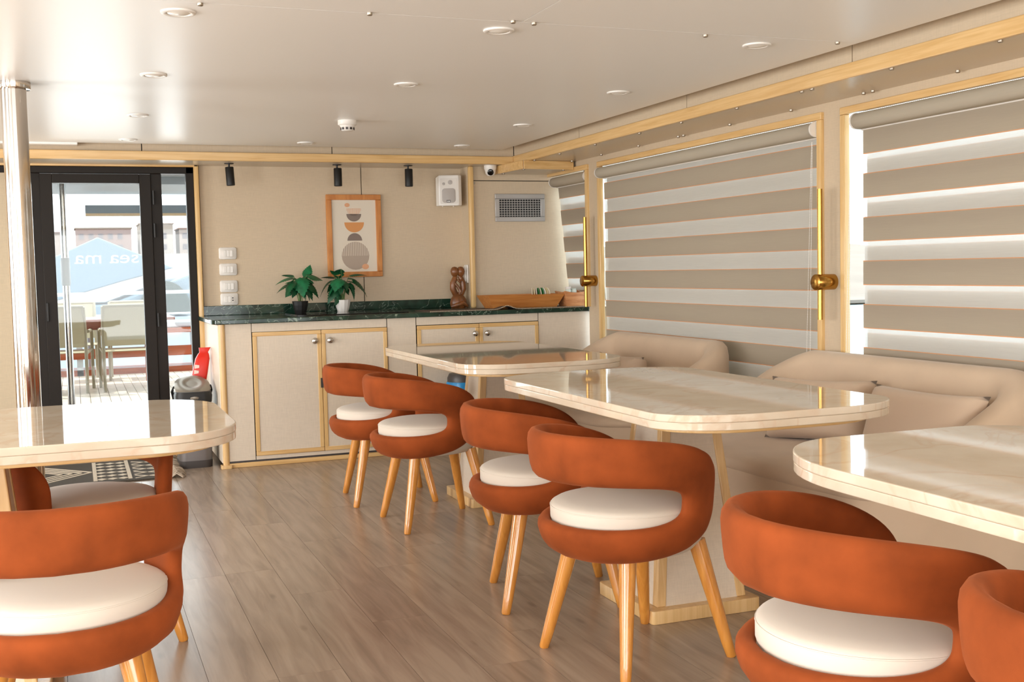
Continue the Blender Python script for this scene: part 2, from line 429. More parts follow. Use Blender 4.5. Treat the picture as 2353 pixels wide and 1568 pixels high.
# wooden fascias
o = box(2.866, 2.884, YR, 7.42, ZS - .004, ZS + .055).build('trim_1', M['woody'], bevel=.004); struct(o, 'honey beech fascia along the window side soffit')
o = box(XL, 2.866, 7.392, 7.42, ZS - .004, ZS + .05).build('trim_2', M['woodx'], bevel=.004); struct(o, 'honey beech fascia along the back wall soffit')
# nickel caps
cap = MB().lathe([(.0, -.009), (.007, -.009), (.009, -.007), (.009, 0)], n=12).build('screw_cap', M['nickel'], ceil, smooth=True)
cap.location = (2.845, 6.667, ZS)
def caps(pts):
    for p in pts:
        c = cap.copy(); COL.objects.link(c); c.parent = ceil; c.location = p
caps([(x_, y_, ZS) for x_, y_ in ((2.9, 6.144), (2.9, 5.58), (2.9, 5.124), (2.9, 4.605), (2.9, 4.10), (2.9, 4.03), (2.9, 3.535), (2.9, 2.997), (3.2, 6.689), (3.2, 6.173), (3.2, 5.69), (3.2, 5.63), (3.2, 5.151), (3.2, 4.611), (3.2, 4.08), (3.2, 4.02), (3.2, 3.521), (2.9, 7.09), (3.19, 7.13))])
cap.location = (2.9, 6.667, ZS)
caps([(x_, y_, ZC) for x_, y_ in ((.386, 3.532), (.897, 3.524), (1.372, 3.515), (1.449, 3.523), (2.11, 3.55), (2.66, 3.54))])

# ---- back wall
wall_back = MB()
wall_back.box(.80, 3.6, YB + .012, YB + .08, 0, 2.06); wall_back.box(XL, -.30, YB + .012, YB + .08, 0, 2.06); wall_back.box(-.30, .80, YB + .012, YB + .08, 1.89, 2.06)
wall_back = struct(wall_back.build('wall_back', M['gap']), 'dark backing behind the beige back wall panels')
for a, b in ((.80, 1.89), (1.89, 2.63)):
    box(a + g, b - g, YB, YB + .012, 0, 1.90).build('wall_panel', M['wall'], wall_back)
box(XL, -.30, YB, YB + .012, 0, 1.90).build('wall_panel', M['wall'], wall_back)
# section beside the window stands forward
YP = 7.62
box(2.632, 3.52, YP + .012, YP + .03, .85, 1.9).build('wall_backing', M['gap'], wall_back)
box(2.64, 3.5, YP, YP + .012, .85, 1.790).build('wall_panel', M['wall'], wall_back, bevel=.002, seg=1)
box(2.64, 3.5, YP, YP + .012, 1.795, 1.90).build('wall_panel', M['wall'], wall_back)
box(2.612, 2.632, YP + .01, YB, .85, 1.9).build('wall_return', M['wall'], wall_back)
MB().lathe([(0, -.004), (.008, -.004), (.009, 0)], n=12).build('screw_cap', M['nickel'], wall_back, smooth=True, loc=(2.655, YP, 1.776)).rotation_euler[0] = -PI / 2
o = box(2.605, 2.642, 7.585, 7.622, .90, ZS).build('trim_3', M['woodz'], bevel=.012, seg=4); struct(o, 'rounded beech post on the projecting corner')

# ---- right wall with windows; y ranges of the openings
wr = sroot('wall_right', 'beige panelled window wall')
def wp(name, y0, y1, z0, z1): return box(XW, XW + .014, y0, y1, z0, z1).build(name, M['wall'], wr)
OP = [(1.90, 4.235), (4.43, 6.765)]
for y0, y1 in ((4.235, 4.43), (6.765, 6.98), (YR, 1.90)): wp('wall_panel', y0, y1, 0, ZS + .01)
for y0, y1 in OP:
    wp('wall_panel', y0, y1, 0, .55); wp('wall_panel', y0, y1, 1.825, ZS + .01)
wp('wall_panel', 6.98, 7.62, 1.825, ZS + .01)
box(3.36, 3.5, 6.98, 7.62, 0, .90).build('wall_panel', M['wall'], wr)
def window(n, y0, y1, z0, z1, label, far=True):
    r = sroot('window_%d' % n, label)
    w = .034; xf0, xf1 = XW - .018, XW + .012
    box(xf0, xf1, y0 - w, y1 + w, z1, z1 + w).build('frame', M['woody'], r, bevel=.004)
    box(xf0, xf1, y0 - w, y0, z0, z1).build('frame', M['woodz'], r, bevel=.004)
    if far: box(xf0, xf1, y1, y1 + w, z0, z1).build('frame', M['woodz'], r, bevel=.004)
    if z0 < .8: box(xf0, xf1, y0 - w, y1 + w, z0 - w, z0).build('frame', M['woody'], r, bevel=.004)
    xg = XW + .06 if far else 3.44
    box(xg, xg + .008, y0 - .1 * far, y1 + .1 * far, z0 - .02 * far, z1 + .02).build('pane', M['glass'], r)
    return r
window(2, 4.435, 6.76, .55, 1.818, 'wide window of the middle bay in a beech frame')
window(3, 1.90, 4.23, .55, 1.818, 'near window at the right edge in a beech frame')
window(1, 6.985, 7.605, .905, 1.818, 'small corner window beside the air vent', far=False)

# hexagonal lowered shelf in the corner
r = sroot('trim_4', 'lowered beech edged box in the window corner')
P = [(2.80, 7.62), (2.835, 7.13), (3.21, 7.16), (3.21, 7.62)]
MB().prism(P, 1.838, ZS).build('soffit_box', M['soffit'], r)
for (a, b) in (((2.80, 7.62), (2.835, 7.13)), ((2.835, 7.13), (3.21, 7.16))):
    d = (Vector(b) - Vector(a)).normalized(); nrm = Vector((d.y, -d.x)) * .012
    if (Vector(a) + nrm - Vector((3.0, 7.4))).length < (Vector(a) - Vector((3.0, 7.4))).length: nrm = -nrm
    q = [a, b, tuple(Vector(b) + nrm), tuple(Vector(a) + nrm)]
    MB().prism(q, 1.832, ZS - .001).build('fascia', M['woodx'], r, bevel=.003)
for p in ((2.85, 7.55, 1.838), (2.86, 7.19, 1.838), (3.16, 7.21, 1.838)):
    c = cap.copy(); COL.objects.link(c); c.parent = r; c.location = p

# ---- left and rear walls (behind the camera), with unseen window openings put in to admit light
wl = sroot('wall_left', 'panelled wall on the far side with windows')
def lp(y0, y1, z0, z1): box(XL - .1, XL, y0, y1, z0, z1).build('wall_panel', M['wall'], wl)
lp(YR, YB, 0, .72); lp(YR, YB, 1.84, 2.06)
ys = [YR, -3.1, -.9, -.5, 1.7, 2.1, 4.3, 4.7, 6.9, YB]
for i in range(0, 10, 2): lp(ys[i], ys[i + 1], .72, 1.84)
wq = sroot('wall_rear', 'panelled wall behind the viewpoint with a wide opening added for light')
for (x0, x1, z0, z1) in ((XL, XW, 0, .18), (XL, XW, 1.92, 2.06), (XL, -2.55, .18, 1.92), (2.55, XW, .18, 1.92)):
    box(x0, x1, YR - .1, YR, z0, z1).build('wall_panel', M['wall'], wq)

# ---- door to the deck
d1 = sroot('door_1', 'black framed glass door to the sunny deck')
YD0, YD1 = 7.775, 7.835
def dm(name, x0, x1, z0, z1, m='black', y0=YD0, y1=YD1, bevel=.004, parent=d1):
    return box(x0, x1, y0, y1, z0, z1).build(name, M[m], parent, bevel=bevel)
dm('frame', .715, .765, .02, 1.878); dm('frame', -1.3, .765, 1.835, 1.878); dm('frame', .494, .562, .02, 1.835, y0=7.785)
dm('frame', .562, .715, .02, .12); dm('frame', -.235, -.168, .02, 1.835, y0=7.785)
leaf = dm('door_leaf', -.172, -.098, .02, 1.83)
dm('door_rail', .424, .496, .02, 1.83, parent=leaf); dm('door_rail', -.098, .424, 1.772, 1.83, parent=leaf); dm('door_rail', -.098, .424, .02, .16, parent=leaf)
dm('pane', -.098, .424, .16, 1.772, 'glass', 7.80, 7.808, 0); dm('pane', .562, .715, .12, 1.825, 'glass', 7.80, 7.808, 0)
dm('pane', -1.2, -.235, .12, 1.825, 'glass', 7.80, 7.808, 0)
for z in (1.68, 1.468, .888):
    MB().tube([(.509, 7.768, z - .045), (.509, 7.768, z + .045)], .008, 10).build('hinge', M['blackm'], d1, smooth=True)
dm('lock_plate', -.165, -.15, .90, 1.02, 'blackm', 7.766, 7.776)
for x0, x1, z0, z1 in ((.765, .797, 0, 1.897), (-1.3, .797, 1.878, 1.897)):
    box(x0, x1, 7.76, 7.84, z0, z1).build('casing', M['woodz' if x0 > 0 else 'woodx'], d1, bevel=.006, seg=3)
box(-1.3, .765, 7.76, 7.84, 0, .02).build('threshold', M['woodx'], d1)
# lettering stuck on the outside of the glass: reads the right way from the deck
def text_mesh(body, size, m, name, parent, matrix, extrude=.0006):
    cu = bpy.data.curves.new(name, 'FONT'); cu.body = body; cu.size = size; cu.extrude = extrude; cu.align_x = 'LEFT'; cu.resolution_u = 4
    ob = bpy.data.objects.new(name, cu); COL.objects.link(ob)
    bpy.context.view_layer.update()
    me = bpy.data.meshes.new_from_object(ob.evaluated_get(bpy.context.evaluated_depsgraph_get()))
    bpy.data.objects.remove(ob); me.materials.clear(); me.materials.append(m)
    o = bpy.data.objects.new(name, me); COL.objects.link(o); o.parent = parent; o.matrix_local = matrix
    return o
Mt = Matrix.Translation((.408, 7.8095, 1.262)) @ Matrix(((-1.25, 0, 0), (0, 0, 1), (0, 1, 0))).to_4x4()
text_mesh('sea ma', .115, M['decal'], 'lettering', d1, Mt)

# baseboards
struct(box(XW - .012, XW, 4.45, 7.0, 0, .06).build('baseboard_right', M['woody'], bevel=.004), 'beech skirting under the windows')

# ================================================================== KITCHENETTE
YF = 7.02
def cab_door(parent, x0, x1, z0, z1, knob_x, knob_z):
    d = box(x0 + .024, x1 - .024, YF - .006, YF + .01, z0 + .024, z1 - .024).build('door', M['cab'], parent)
    for (a, b, c, e, mm) in ((x0, x1, z1 - .025, z1, 'woodx'), (x0, x1, z0, z0 + .025, 'woodx'), (x0, x0 + .025, z0 + .025, z1 - .025, 'woodz'), (x1 - .025, x1, z0 + .025, z1 - .025, 'woodz')):
        box(a, b, YF - .010, YF + .01, c, e).build('door_frame', M[mm], d, bevel=.003)
    k = MB().lathe([(0, 0), (.008, 0), (.008, .010), (.019, .012), (.019, .024), (.017, .026), (0, .028)], n=18).build('knob', M['chrome'], d, smooth=True, loc=(knob_x, YF - .004, knob_z))
    k.rotation_euler[0] = PI / 2
    return d
def cabinet(label, x0, x1, doors):
    r = thing('base_cabinet', label, 'cabinet', ((x0 + x1) / 2, 7.3, 0))
    off = Vector((-(x0 + x1) / 2, -7.3, 0))
    objs = []
    def add(o): o.location = Vector(o.location) + off; objs.append(o); return o
    add(box(x0 + .001, x1 - .001, YF + .012, 7.595, .06, .872).build('carcass', M['gap'], r))
    return r, add
DZ0, DZ1 = .064, .818
# unit 1: end panel + two tall doors
r, add = cabinet('pale two door base cabinet with chrome knobs beside the pedal bin', .80, 1.838, None)
add(box(.795, .82, YF + .004, YB - .02, .03, .872).build('side_panel', M['cab'], r, bevel=.006))
add(MB().prism(rrect(.80, .838, YF - .012, YF + .026, .014, n=5), .02, .872).build('corner_post', M['pale'], r, smooth=True))
add(MB().prism(rrect(.785, .85, YF - .028, YF + .03, .008, n=3), 0, .022).build('post_foot', M['pale'], r, bevel=.003))
add(box(.838, .995 - .002, YF, YF + .014, .04, .872).build('panel', M['cab'], r))
add(box(.997, 1.836, YF, YF + .014, .82, .872).build('panel', M['cab'], r))
add(box(.997, 1.836, YF, YF + .014, .04, .062).build('panel', M['cab'], r))
for xa, xb, kx in ((.999, 1.417, 1.375), (1.419, 1.837, 1.47)):
    add(cab_door(r, xa, xb, DZ0, DZ1, kx, .752))
add(box(1.405, 1.42, YF - .02, YF - .008, .46, .52).build('catch', M['dkgrey'], r))
add(box(.83, 1.838, YF - .006, YF + .03, 0, .028).build('skirting', M['woodx'], r, bevel=.004))
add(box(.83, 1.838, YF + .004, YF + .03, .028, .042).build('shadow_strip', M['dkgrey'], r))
# unit 2: filler with no door
r, add = cabinet('narrow plain base unit between the two door pairs', 1.84, 2.03, None)
add(box(1.842, 2.028, YF, YF + .014, .04, .872).build('panel', M['cab'], r))
add(box(1.84, 2.03, YF - .006, YF + .03, 0, .028).build('skirting', M['woodx'], r, bevel=.004))
# unit 3
r, add = cabinet('pale two door base cabinet behind the far marble table', 2.032, 2.872, None)
add(box(2.034, 2.870, YF, YF + .014, .822, .872).build('panel', M['cab'], r))
add(box(2.034, 2.870, YF, YF + .014, .04, .062).build('panel', M['cab'], r))
for xa, xb, kx in ((2.036, 2.453, 2.423), (2.455, 2.871, 2.507)):
    add(cab_door(r, xa, xb, DZ0, DZ1, kx, .755))
add(box(2.032, 2.872, YF - .006, YF + .03, 0, .028).build('skirting', M['woodx'], r, bevel=.004))
# unit 4
r, add = cabinet('plain pale base unit against the window wall', 2.874, 3.358, None)
add(box(2.876, 3.358, YF, YF + .014, .0, .872).build('panel', M['cab'], r))

# worktop
wt = thing('worktop', 'polished dark green marble worktop with a low upstand', 'worktop', (1.9, 7.4, .874))
P = [(3.225, 6.985), (3.225, 7.0), (3.355, 7.0), (3.355, 7.6), (2.61, 7.6), (2.61, 7.782), (.76, 7.782), (.76, 7.06)] + [(.825 + .065 * math.cos(a), 7.05 + .065 * math.sin(a)) for a in [PI + PI / 2 * i / 8 for i in range(9)]]
P = [(a - 1.9, b - 7.4) for a, b in P]
MB().prism(P, 0, .028).build('slab', M['green'], wt, bevel=.004)
box(.765 - 1.9, 2.61 - 1.9, 7.782 - 7.4, 7.80 - 7.4 - .001, .028, .092).build('upstand', M['green'], wt, bevel=.003)
ZT = .902
tag(MB().prism(rrect(1.30, 2.03, 7.16, 7.62, .02), ZT, ZT + .006).build('glass_hob', M['hob'], bevel=.002), 'flat black glass hob lying on the green worktop', 'hob')

# runner with beaded edge
rn = thing('table_runner', 'brown cloth runner with a beaded edge on the worktop', 'runner', (2.7, 7.3, ZT))
def runz(x): return .003 + .022 * math.exp(-((x - 2.66) / .045) ** 2)
nx = 60; mb = MB(); xs = [2.13 + (3.27 - 2.13) * i / nx for i in range(nx + 1)]
rings = []
for X in xs:
    z = runz(X); za = .003
    rings.append([(X - 2.7, 7.03 - 7.3, z), (X - 2.7, 7.16 - 7.3, z * .8), (X - 2.7, 7.38 - 7.3, za), (X - 2.7, 7.38 - 7.3, 0), (X - 2.7, 7.03 - 7.3, z - .003)])
mb.loft(rings).build('cloth', M['runner'], rn, smooth=True)
mb = MB()
for i in range(115):
    X = 2.132 + i * .0099; z = runz(X)
    mb.add([(X - 2.7 + .0045 * a, 7.027 - 7.3 + .0045 * b, z + .0045 * c) for a, b, c in ((1, 0, 0), (-1, 0, 0), (0, 1, 0), (0, -1, 0), (0, 0, 1), (0, 0, -1))],
           [(0, 2, 4), (2, 1, 4), (1, 3, 4), (3, 0, 4), (2, 0, 5), (1, 2, 5), (3, 1, 5), (0, 3, 5)])
o = mb.build('beaded_edge', M['bead'], rn); o['kind'] = 'stuff'
ZR = ZT + .004

# plants -------------------------------------------------------------
def leaf_mesh(L, wd, droop, teeth=8, notch=.22):
    """a single toothed leaf along +x, drooping; real little surface with thickness"""
    n = teeth * 2; top = []; rows = []
    for i in range(n + 1):
        t = i / n
        base = wd * 1.25 * math.sin(PI * min(1, .10 + .90 * t) ** .75) if t < 1 else 0
        w = max(.0012, base * (1 - (notch if i % 2 else 0)))
        X = L * t; Z = -droop * L * t * t; fold = .35 * w
        sweep = .02 * L if i % 2 == 0 else 0
        rows.append([(X + sweep, -w, Z - fold), (X, 0, Z), (X + sweep, w, Z - fold)])
    mb = MB(); th = .0012
    vs = [p for r_ in rows for p in r_]; N = len(vs)
    vs2 = [(a, b, c - th) for a, b, c in vs]
    fs = []
    for i in range(n):
        for j in range(2):
            q = (i * 3 + j, i * 3 + j + 1, (i + 1) * 3 + j + 1, (i + 1) * 3 + j); fs.append(q); fs.append(tuple(k + N for k in q)[::-1])
    mb.add(vs + vs2, fs)
    return mb
def plant(label, loc, potm, specs, leafm):
    r = thing('potted_plant', label, 'plant', loc)
    n = 12; rings = []
    for rr, z in ((.036, 0), (.043, .02), (.050, .05), (.054, .078), (.049, .078), (.047, .064)):
        rings.append([(rr * math.cos(2 * PI * i / n), rr * math.sin(2 * PI * i / n), z) for i in range(n)])
    MB().loft(rings).build('pot', potm, r)
    MB().lathe([(.0485, .066), (.046, .074), (.02, .079), (.001, .08)], n=16).build('gravel', M['soil'], r)
    for (az, out, h, L, wd, droop, pitch, mk) in specs:
        a = math.radians(az); ca, sa = math.cos(a), math.sin(a)
        p0 = (random.uniform(-.012, .012), random.uniform(-.012, .012), .07); p1 = (out * .4 * ca, out * .4 * sa, .07 + (h - .07) * .6); p2 = (out * ca, out * sa, h)
        st = MB().tube([p0, p1, p2], [.0028, .0022, .0016], 6).build('stalk', M['stem'], r, smooth=True)
        lf = leaf_mesh(L, wd, droop).build('leaf', M[mk], r, smooth=True)
        lf.location = p2; lf.rotation_euler = (random.uniform(-.5, .5), math.radians(-pitch), a)
        for q in range(2):
            l2 = lf.copy(); COL.objects.link(l2); l2.parent = r; k = .62 + .1 * q
            l2.location = (p2[0] * .75, p2[1] * .75, h - .018 - .02 * q); l2.scale = (k, k, k)
            l2.rotation_euler = (random.uniform(-.6, .6), math.radians(-pitch + 12), a + (.75 if q else -.75))
    return r
plant('artificial leafy plant in a black faceted pot on the worktop', (1.40, 7.58, ZT + .006), M['blackm'],
      [(265, .03, .235, .12, .048, .75, -25, 'leaf'), (190, .05, .235, .11, .036, .5, 5, 'leaf'), (170, .06, .20, .10, .038, .5, -10, 'leaf2'), (5, .05, .25, .11, .044, .5, 5, 'leaf'),
       (40, .06, .24, .10, .03, .2, 60, 'leaf'), (-30, .05, .20, .10, .036, .8, -20, 'leaf2'), (220, .06, .21, .10, .034, .7, -15, 'leaf2'), (90, .04, .22, .10, .036, .5, 0, 'leaf2'), (130, .05, .25, .09, .03, .3, 15, 'leaf'), (310, .04, .19, .09, .03, .9, -30, 'leaf2')], M['leaf'])
plant('artificial leafy plant in a white faceted pot on the worktop', (1.69, 7.60, ZT + .006), M['white'],
      [(240, .07, .225, .10, .042, .7, -15, 'leaf'), (100, .01, .285, .07, .03, .4, -10, 'leaf'), (-5, .05, .24, .11, .024, .4, 20, 'leaf2'), (-15, .07, .21, .11, .03, 1.0, -10, 'leaf2'),
       (180, .07, .21, .10, .032, .9, -10, 'leaf2'), (150, .05, .23, .09, .026, .4, 20, 'leaf2'), (215, .05, .16, .10, .032, .8, -25, 'leaf2'), (200, .06, .18, .09, .03, .6, -25, 'leaf'), (30, .05, .19, .08, .02, .6, 0, 'leaf2'), (190, .03, .25, .06, .022, .3, 40, 'leaf2'), (285, .03, .21, .08, .028, .7, -15, 'leaf2')], M['leaf'])

# carved sculpture -----------------------------------------------------
sc = thing('wood_sculpture', 'carved wooden figure of an entwined couple on the worktop', 'sculpture', (2.53, 7.66, ZT))
mb = MB()
rings = []
for rr, z in ((.05, 0), (.058, .012), (.06, .04), (.054, .065), (.04, .085), (.026, .098)):
    rings.append([(rr * math.cos(2 * PI * i / 20) * 1.0, rr * math.sin(2 * PI * i / 20) * .75, z) for i in range(20)])
mb.loft(rings).build('base', M['carve'], sc, smooth=True)
MB().tube([(0.055, -.03, .012), (0.02, -.045, .035), (-.03, -.043, .02), (-.055, -.02, .012)], [.012, .016, .016, .01], 10).build('feet', M['carve'], sc, smooth=True)
for s in (-1, 1):
    MB().tube([(0, 0, .085), (s * .022, 0, .10), (s * .038, 0, .135), (s * .036, 0, .175), (s * .022, 0, .21), (s * .010, 0, .226)], [.018, .021, .022, .022, .018, .011], 12).build('body', M['carve'], sc, smooth=True)
    h = MB().lathe([(.001, -.038), (.015, -.034), (.026, -.018), (.0295, 0), (.026, .018), (.016, .031), (.001, .035)], n=16).build('head', M['carve'], sc, smooth=True, loc=(s * .022, 0, .256))
MB().tube([(-.03, -.012, .18), (-.008, -.02, .15), (.012, -.022, .118), (0, -.02, .095)], [.008, .011, .012, .012], 8).build('arm', M['carve'], sc, smooth=True)
MB().tube([(.03, -.012, .20), (.006, -.022, .185), (-.012, -.02, .20)], [.008, .01, .006], 8).build('arm', M['carve'], sc, smooth=True)

# trays ---------------------------------------------------------------
def tray(name, label, c, lx, ly, h, flare, m, cat, sag=0.0, rz=0):
    r = thing(name, label, cat, c, rz)
    t = .008
    def ring(k, z, inset): return [(-lx / 2 - k + inset, -ly / 2 - k + inset, z), (lx / 2 + k - inset, -ly / 2 - k + inset, z), (lx / 2 + k - inset, ly / 2 + k - inset, z), (-lx / 2 - k + inset, ly / 2 + k - inset, z)]
    b0, b1, i1, i0 = ring(0, 0, 0), ring(flare, h, 0), ring(flare, h, t), ring(0, t, t)
    MB().add(b0 + i0, [(0, 3, 2, 1), (4, 5, 6, 7), (0, 1, 5, 4), (1, 2, 6, 5), (2, 3, 7, 6), (3, 0, 4, 7)]).build('bottom', m, r)
    for i in range(4):
        j = (i + 1) % 4; n = 8; vs = []
        for k in range(n + 1):
            u = k / n; dz = -sag * math.sin(PI * u)
            for A, B, zz in ((b0[i], b0[j], 0), (b1[i], b1[j], dz), (i1[i], i1[j], dz), (i0[i], i0[j], 0)):
                vs.append(tuple(Vector(A).lerp(Vector(B), u) + Vector((0, 0, zz))))
        MB().loft([vs[4 * k:4 * k + 4] for k in range(n + 1)]).build('side', m, r)
    return r
tray('serving_tray', 'long flared wooden tray on the beaded runner', (2.83, 7.22, ZR), .46, .16, .088, .045, M['traywood'], 'tray')
tray('square_bowl', 'square flared wooden bowl with dipped sides by the window', (3.185, 7.17, ZR), .13, .13, .105, .022, M['bowlwood'], 'bowl', sag=.012)
for i in range(9):
    s = MB().prism([(.03 * math.cos(a), .05 * math.sin(a)) for a in [PI * k / 10 for k in range(11)]], -.002, .002)
    o = s.build('sachet', M['sach'][(0, 1, 3, 2, 0, 2, 3, 1, 0)[i]]); o.rotation_euler = (PI / 2 - .06, 0, PI / 2 + (i - 4) * .13)
    o.location = (2.92 + .013 * i, 7.22, ZR + .080)
    tag(o, ['leftmost', 'second', 'third', 'fourth', 'middle', 'sixth', 'seventh', 'eighth', 'rightmost'][i] + ' round edged paper sachet in the fan standing in the long tray', 'sachet', 'sachets fanned in the tray')
for i, (px, py, lab) in enumerate(((3.165, 7.18, 'pale lidded jar in the square bowl, nearer the tray'), (3.21, 7.19, 'pale green jar in the square bowl, nearer the window'))):
    j = thing('small_jar', lab, 'jar', (px, py, ZR + .009))
    MB().lathe([(.019, 0), (.021, .004), (.021, .10), (.017, .106)], n=16).build('glass_body', M['jar'], j, smooth=True)
    MB().lathe([(.020, .106), (.021, .108), (.021, .122 - .012 * i), (.019, .124 - .012 * i)], n=16).build('lid', M['whiteg' if i == 0 else 'jar'], j, smooth=True)

# things on the back wall ---------------------------------------------
for i, z in enumerate((1.313, 1.206, 1.094, 1.008)):
    r = thing('switch_plate', ['topmost white switch plate with three rockers', 'second white switch plate from the top with three rockers', 'third white switch plate from the top with three rockers', 'lowest white plate with two rockers and a small socket'][i], 'switch', (.968, YB - .001, z), 0, 'switch plates on the back wall')
    P = [(a, b) for a, b in rrect(-.058, .058, -.040, .040, .014, n=5)]
    rings = [[(a * k, -y, b * k) for a, b in P] for k, y in ((1, 0), (1, .006), (.94, .010))]
    MB().loft(rings).build('plate', M['white'], r, smooth=True)
    for j in range(3):
        xx = (j - 1) * .0215
        if i == 3 and j == 2:
            s = box(xx - .010, xx + .010, -.0125, -.008, -.021, .021).build('socket', M['whiteg'], r)
            for zz in (-.008, .008): box(xx - .004, xx + .004, -.0135, -.012, zz - .004, zz + .004).build('hole', M['blackm'], s)
        else:
            box(xx - .010, xx + .010, -.0135, -.008, -.021, .021).build('rocker', M['white'], r, bevel=.002)
# framed print
r = thing('framed_print', 'oak framed abstract print of stacked half circles above the plants', 'picture', (1.828, YB - .001, 1.42))
fw, fh, w = .192, .284, .037
for (x0, x1, z0, z1) in ((-fw, fw, fh - w, fh), (-fw, fw, -fh, -fh + w), (-fw, -fw + w, -fh + w, fh - w), (fw - w, fw, -fh + w, fh - w)):
    box(x0, x1, -.024, 0, z0, z1).build('frame', M['frame_oak'], r, bevel=.004)
pp = box(-fw + w, fw - w, -.012, -.006, -fh + w, fh - w).build('print', M['paper'], r)
def flat(poly, m, d=.0008, mi=0):
    n = len(poly)
    MB().add([(a, -.012 - d, b) for a, b in poly] + [(a, -.0115, b) for a, b in poly], [tuple(range(n)), tuple(range(n, 2 * n))[::-1]] + [(i, n + i, n + (i + 1) % n, (i + 1) % n) for i in range(n)]).build('shape', m, pp)
def arc(cx, cz, R, a0, a1, n=24): return [(cx + R * math.cos(a0 + (a1 - a0) * i / n), cz + R * math.sin(a0 + (a1 - a0) * i / n)) for i in range(n + 1)]
def ell(cx, cz, a, b): return [(cx + a * math.cos(2 * PI * i / 24), cz + b * math.sin(2 * PI * i / 24)) for i in range(24)]
Zc = 1.42
for i in range(16):                                 # striped bowl
    x_ = -.049 + i * .0065; dz = math.sqrt(max(0, .052 ** 2 - x_ ** 2)); flat([(x_, .190), (x_ + .0020, .190), (x_ + .0020, .190 - dz), (x_, .190 - dz)], M['p_pk'])
flat(ell(-.045, 1.632 - Zc, .018, .014), M['p_pk'])
flat(arc(0, 1.571 - Zc, .052, PI, 2 * PI), M['p_gr']); flat(arc(.001, 1.513 - Zc, .069, PI, 2 * PI), M['p_or'])
flat(arc(.002, 1.387 - Zc, .052, 0, PI), M['p_gr']); flat(ell(.004, 1.283 - Zc, .097, .097), M['p_tp'])
for i in range(15):
    x_ = -.084 + i * .0125; dz = math.sqrt(max(0, .0965 ** 2 - (x_ - .004) ** 2)); flat([(x_ - .0016, -.137), (x_ + .0016, -.137), (x_ + .0016, -.137 + dz), (x_ - .0016, -.137 + dz)], M['paper'], .0012)
flat(ell(.072, 1.207 - Zc, .024, .019), M['p_pk'], .0014)
# spot lamps
for i, (x_, lab) in enumerate(((.973, 'black spotlight above the switch plates'), (1.68, 'black spotlight above the framed print'), (2.172, 'black spotlight nearest the loudspeaker'))):
    s = thing('ceiling_spotlight', lab, 'spotlight', (x_, 7.6, ZS), 0, 'black spotlights under the back soffit')
    MB().lathe([(.03, -.004), (.03, 0)], n=20).build('rose', M['blackm'], s, smooth=True)
    MB().tube([(0, 0, 0), (0, 0, -.05)], .006, 8).build('stem', M['blackm'], s, smooth=True)
    b_ = MB().lathe([(.001, .06), (.024, .06), (.027, .057), (.027, -.058), (.024, -.06), (.022, -.05), (.001, -.05)], n=24).build('head', M['blackm'], s, smooth=True, loc=(.004, 0, -.083))
    b_.rotation_euler = (0.0, (-.05, .0, .0)[i], 0)
# loudspeaker
r = thing('loudspeaker', 'white wall loudspeaker with grey grille near the ceiling corner', 'speaker', (2.485, 7.70, 1.72), 0)
P = [(-.072, -.02), (.058, -.065), (.085, -.052), (.085, .05), (-.072, .05)]
rings = []
for k, z in ((.97, -.10), (1, -.095), (1, .094), (.97, .102)):
    rings.append([(a * k, b * k, z + (.010 * (b < 0) if z > .09 else 0)) for a, b in P])
MB().loft(rings).build('cabinet', M['white'], r, bevel=.005)
fa = math.atan2(-.045, .13); fm = Matrix.Translation((-.007, -.0425, 0)) @ Matrix.Rotation(fa, 4, 'Z')
def onface(mb, name, m, parent=r, **k):
    o = mb.build(name, m, parent, **k); o.matrix_local = fm; return o
bf = onface(MB().loft([[(a, -y, b) for a, b in rrect(-.06, .06, -.088, .09, .008, n=3)] for y in (.0, .0025)]), 'baffle', M['whiteg'])
onface(MB().loft([[(a * k, -y, b * k - .03) for a, b in rrect(-.046, .046, -.05, .05, .02, n=5)] for k, y in ((1, .002), (1, .006), (.95, .008))]), 'grille', M['grille'], smooth=True)
for cx, cz, rr in ((.012, .062, .016), (-.034, .052, .010)):
    onface(MB().loft([[(cx + rr * k * math.cos(2 * PI * i / 20), -y, cz + rr * k * math.sin(2 * PI * i / 20)) for i in range(20)] for k, y in ((1, .002), (1, .005), (.6, .0045), (.25, .007))]), 'tweeter', M['grille'], smooth=True)
bd = onface(box(-.016, .012, -.010, -.006, -.078, -.062), 'badge', M['badge'])
for a, b in ((-.013, -.008), (-.006, -.001), (.0, .009)):
    o = box(a, b, -.0108, -.0095, -.074, -.067).build('badge_mark', M['white'], bd)
box(-.02, .03, .04, .09, -.03, .03).build('bracket', M['whiteg'], r)
for xx in (-.04, .04): MB().lathe([(.005, -.106), (.005, -.098)], n=8).build('foot', M['whiteg'], r, loc=(xx, .0, 0))
# dome camera
r = thing('dome_camera', 'white dome security camera under the corner soffit', 'camera', (2.745, 7.53, ZS))
MB().lathe([(.044, 0), (.044, -.018), (.040, -.03), (.036, -.04)], n=28).build('base', M['white'], r, smooth=True)
hd = MB().lathe([(.036, .02), (.038, 0), (.034, -.02), (.022, -.034), (.001, -.038)], n=28).build('ball', M['white'], r, smooth=True, loc=(0, 0, -.036))
l_ = MB().lathe([(.001, .0), (.022, 0), (.022, .006), (.018, .009), (.001, .010)], n=24).build('lens', M['hob'], hd, smooth=True)
l_.matrix_local = Matrix.Translation((-.010, -.031, -.012)) @ Vector((-.3, -.9, -.35)).to_track_quat('Z', 'Y').to_matrix().to_4x4()
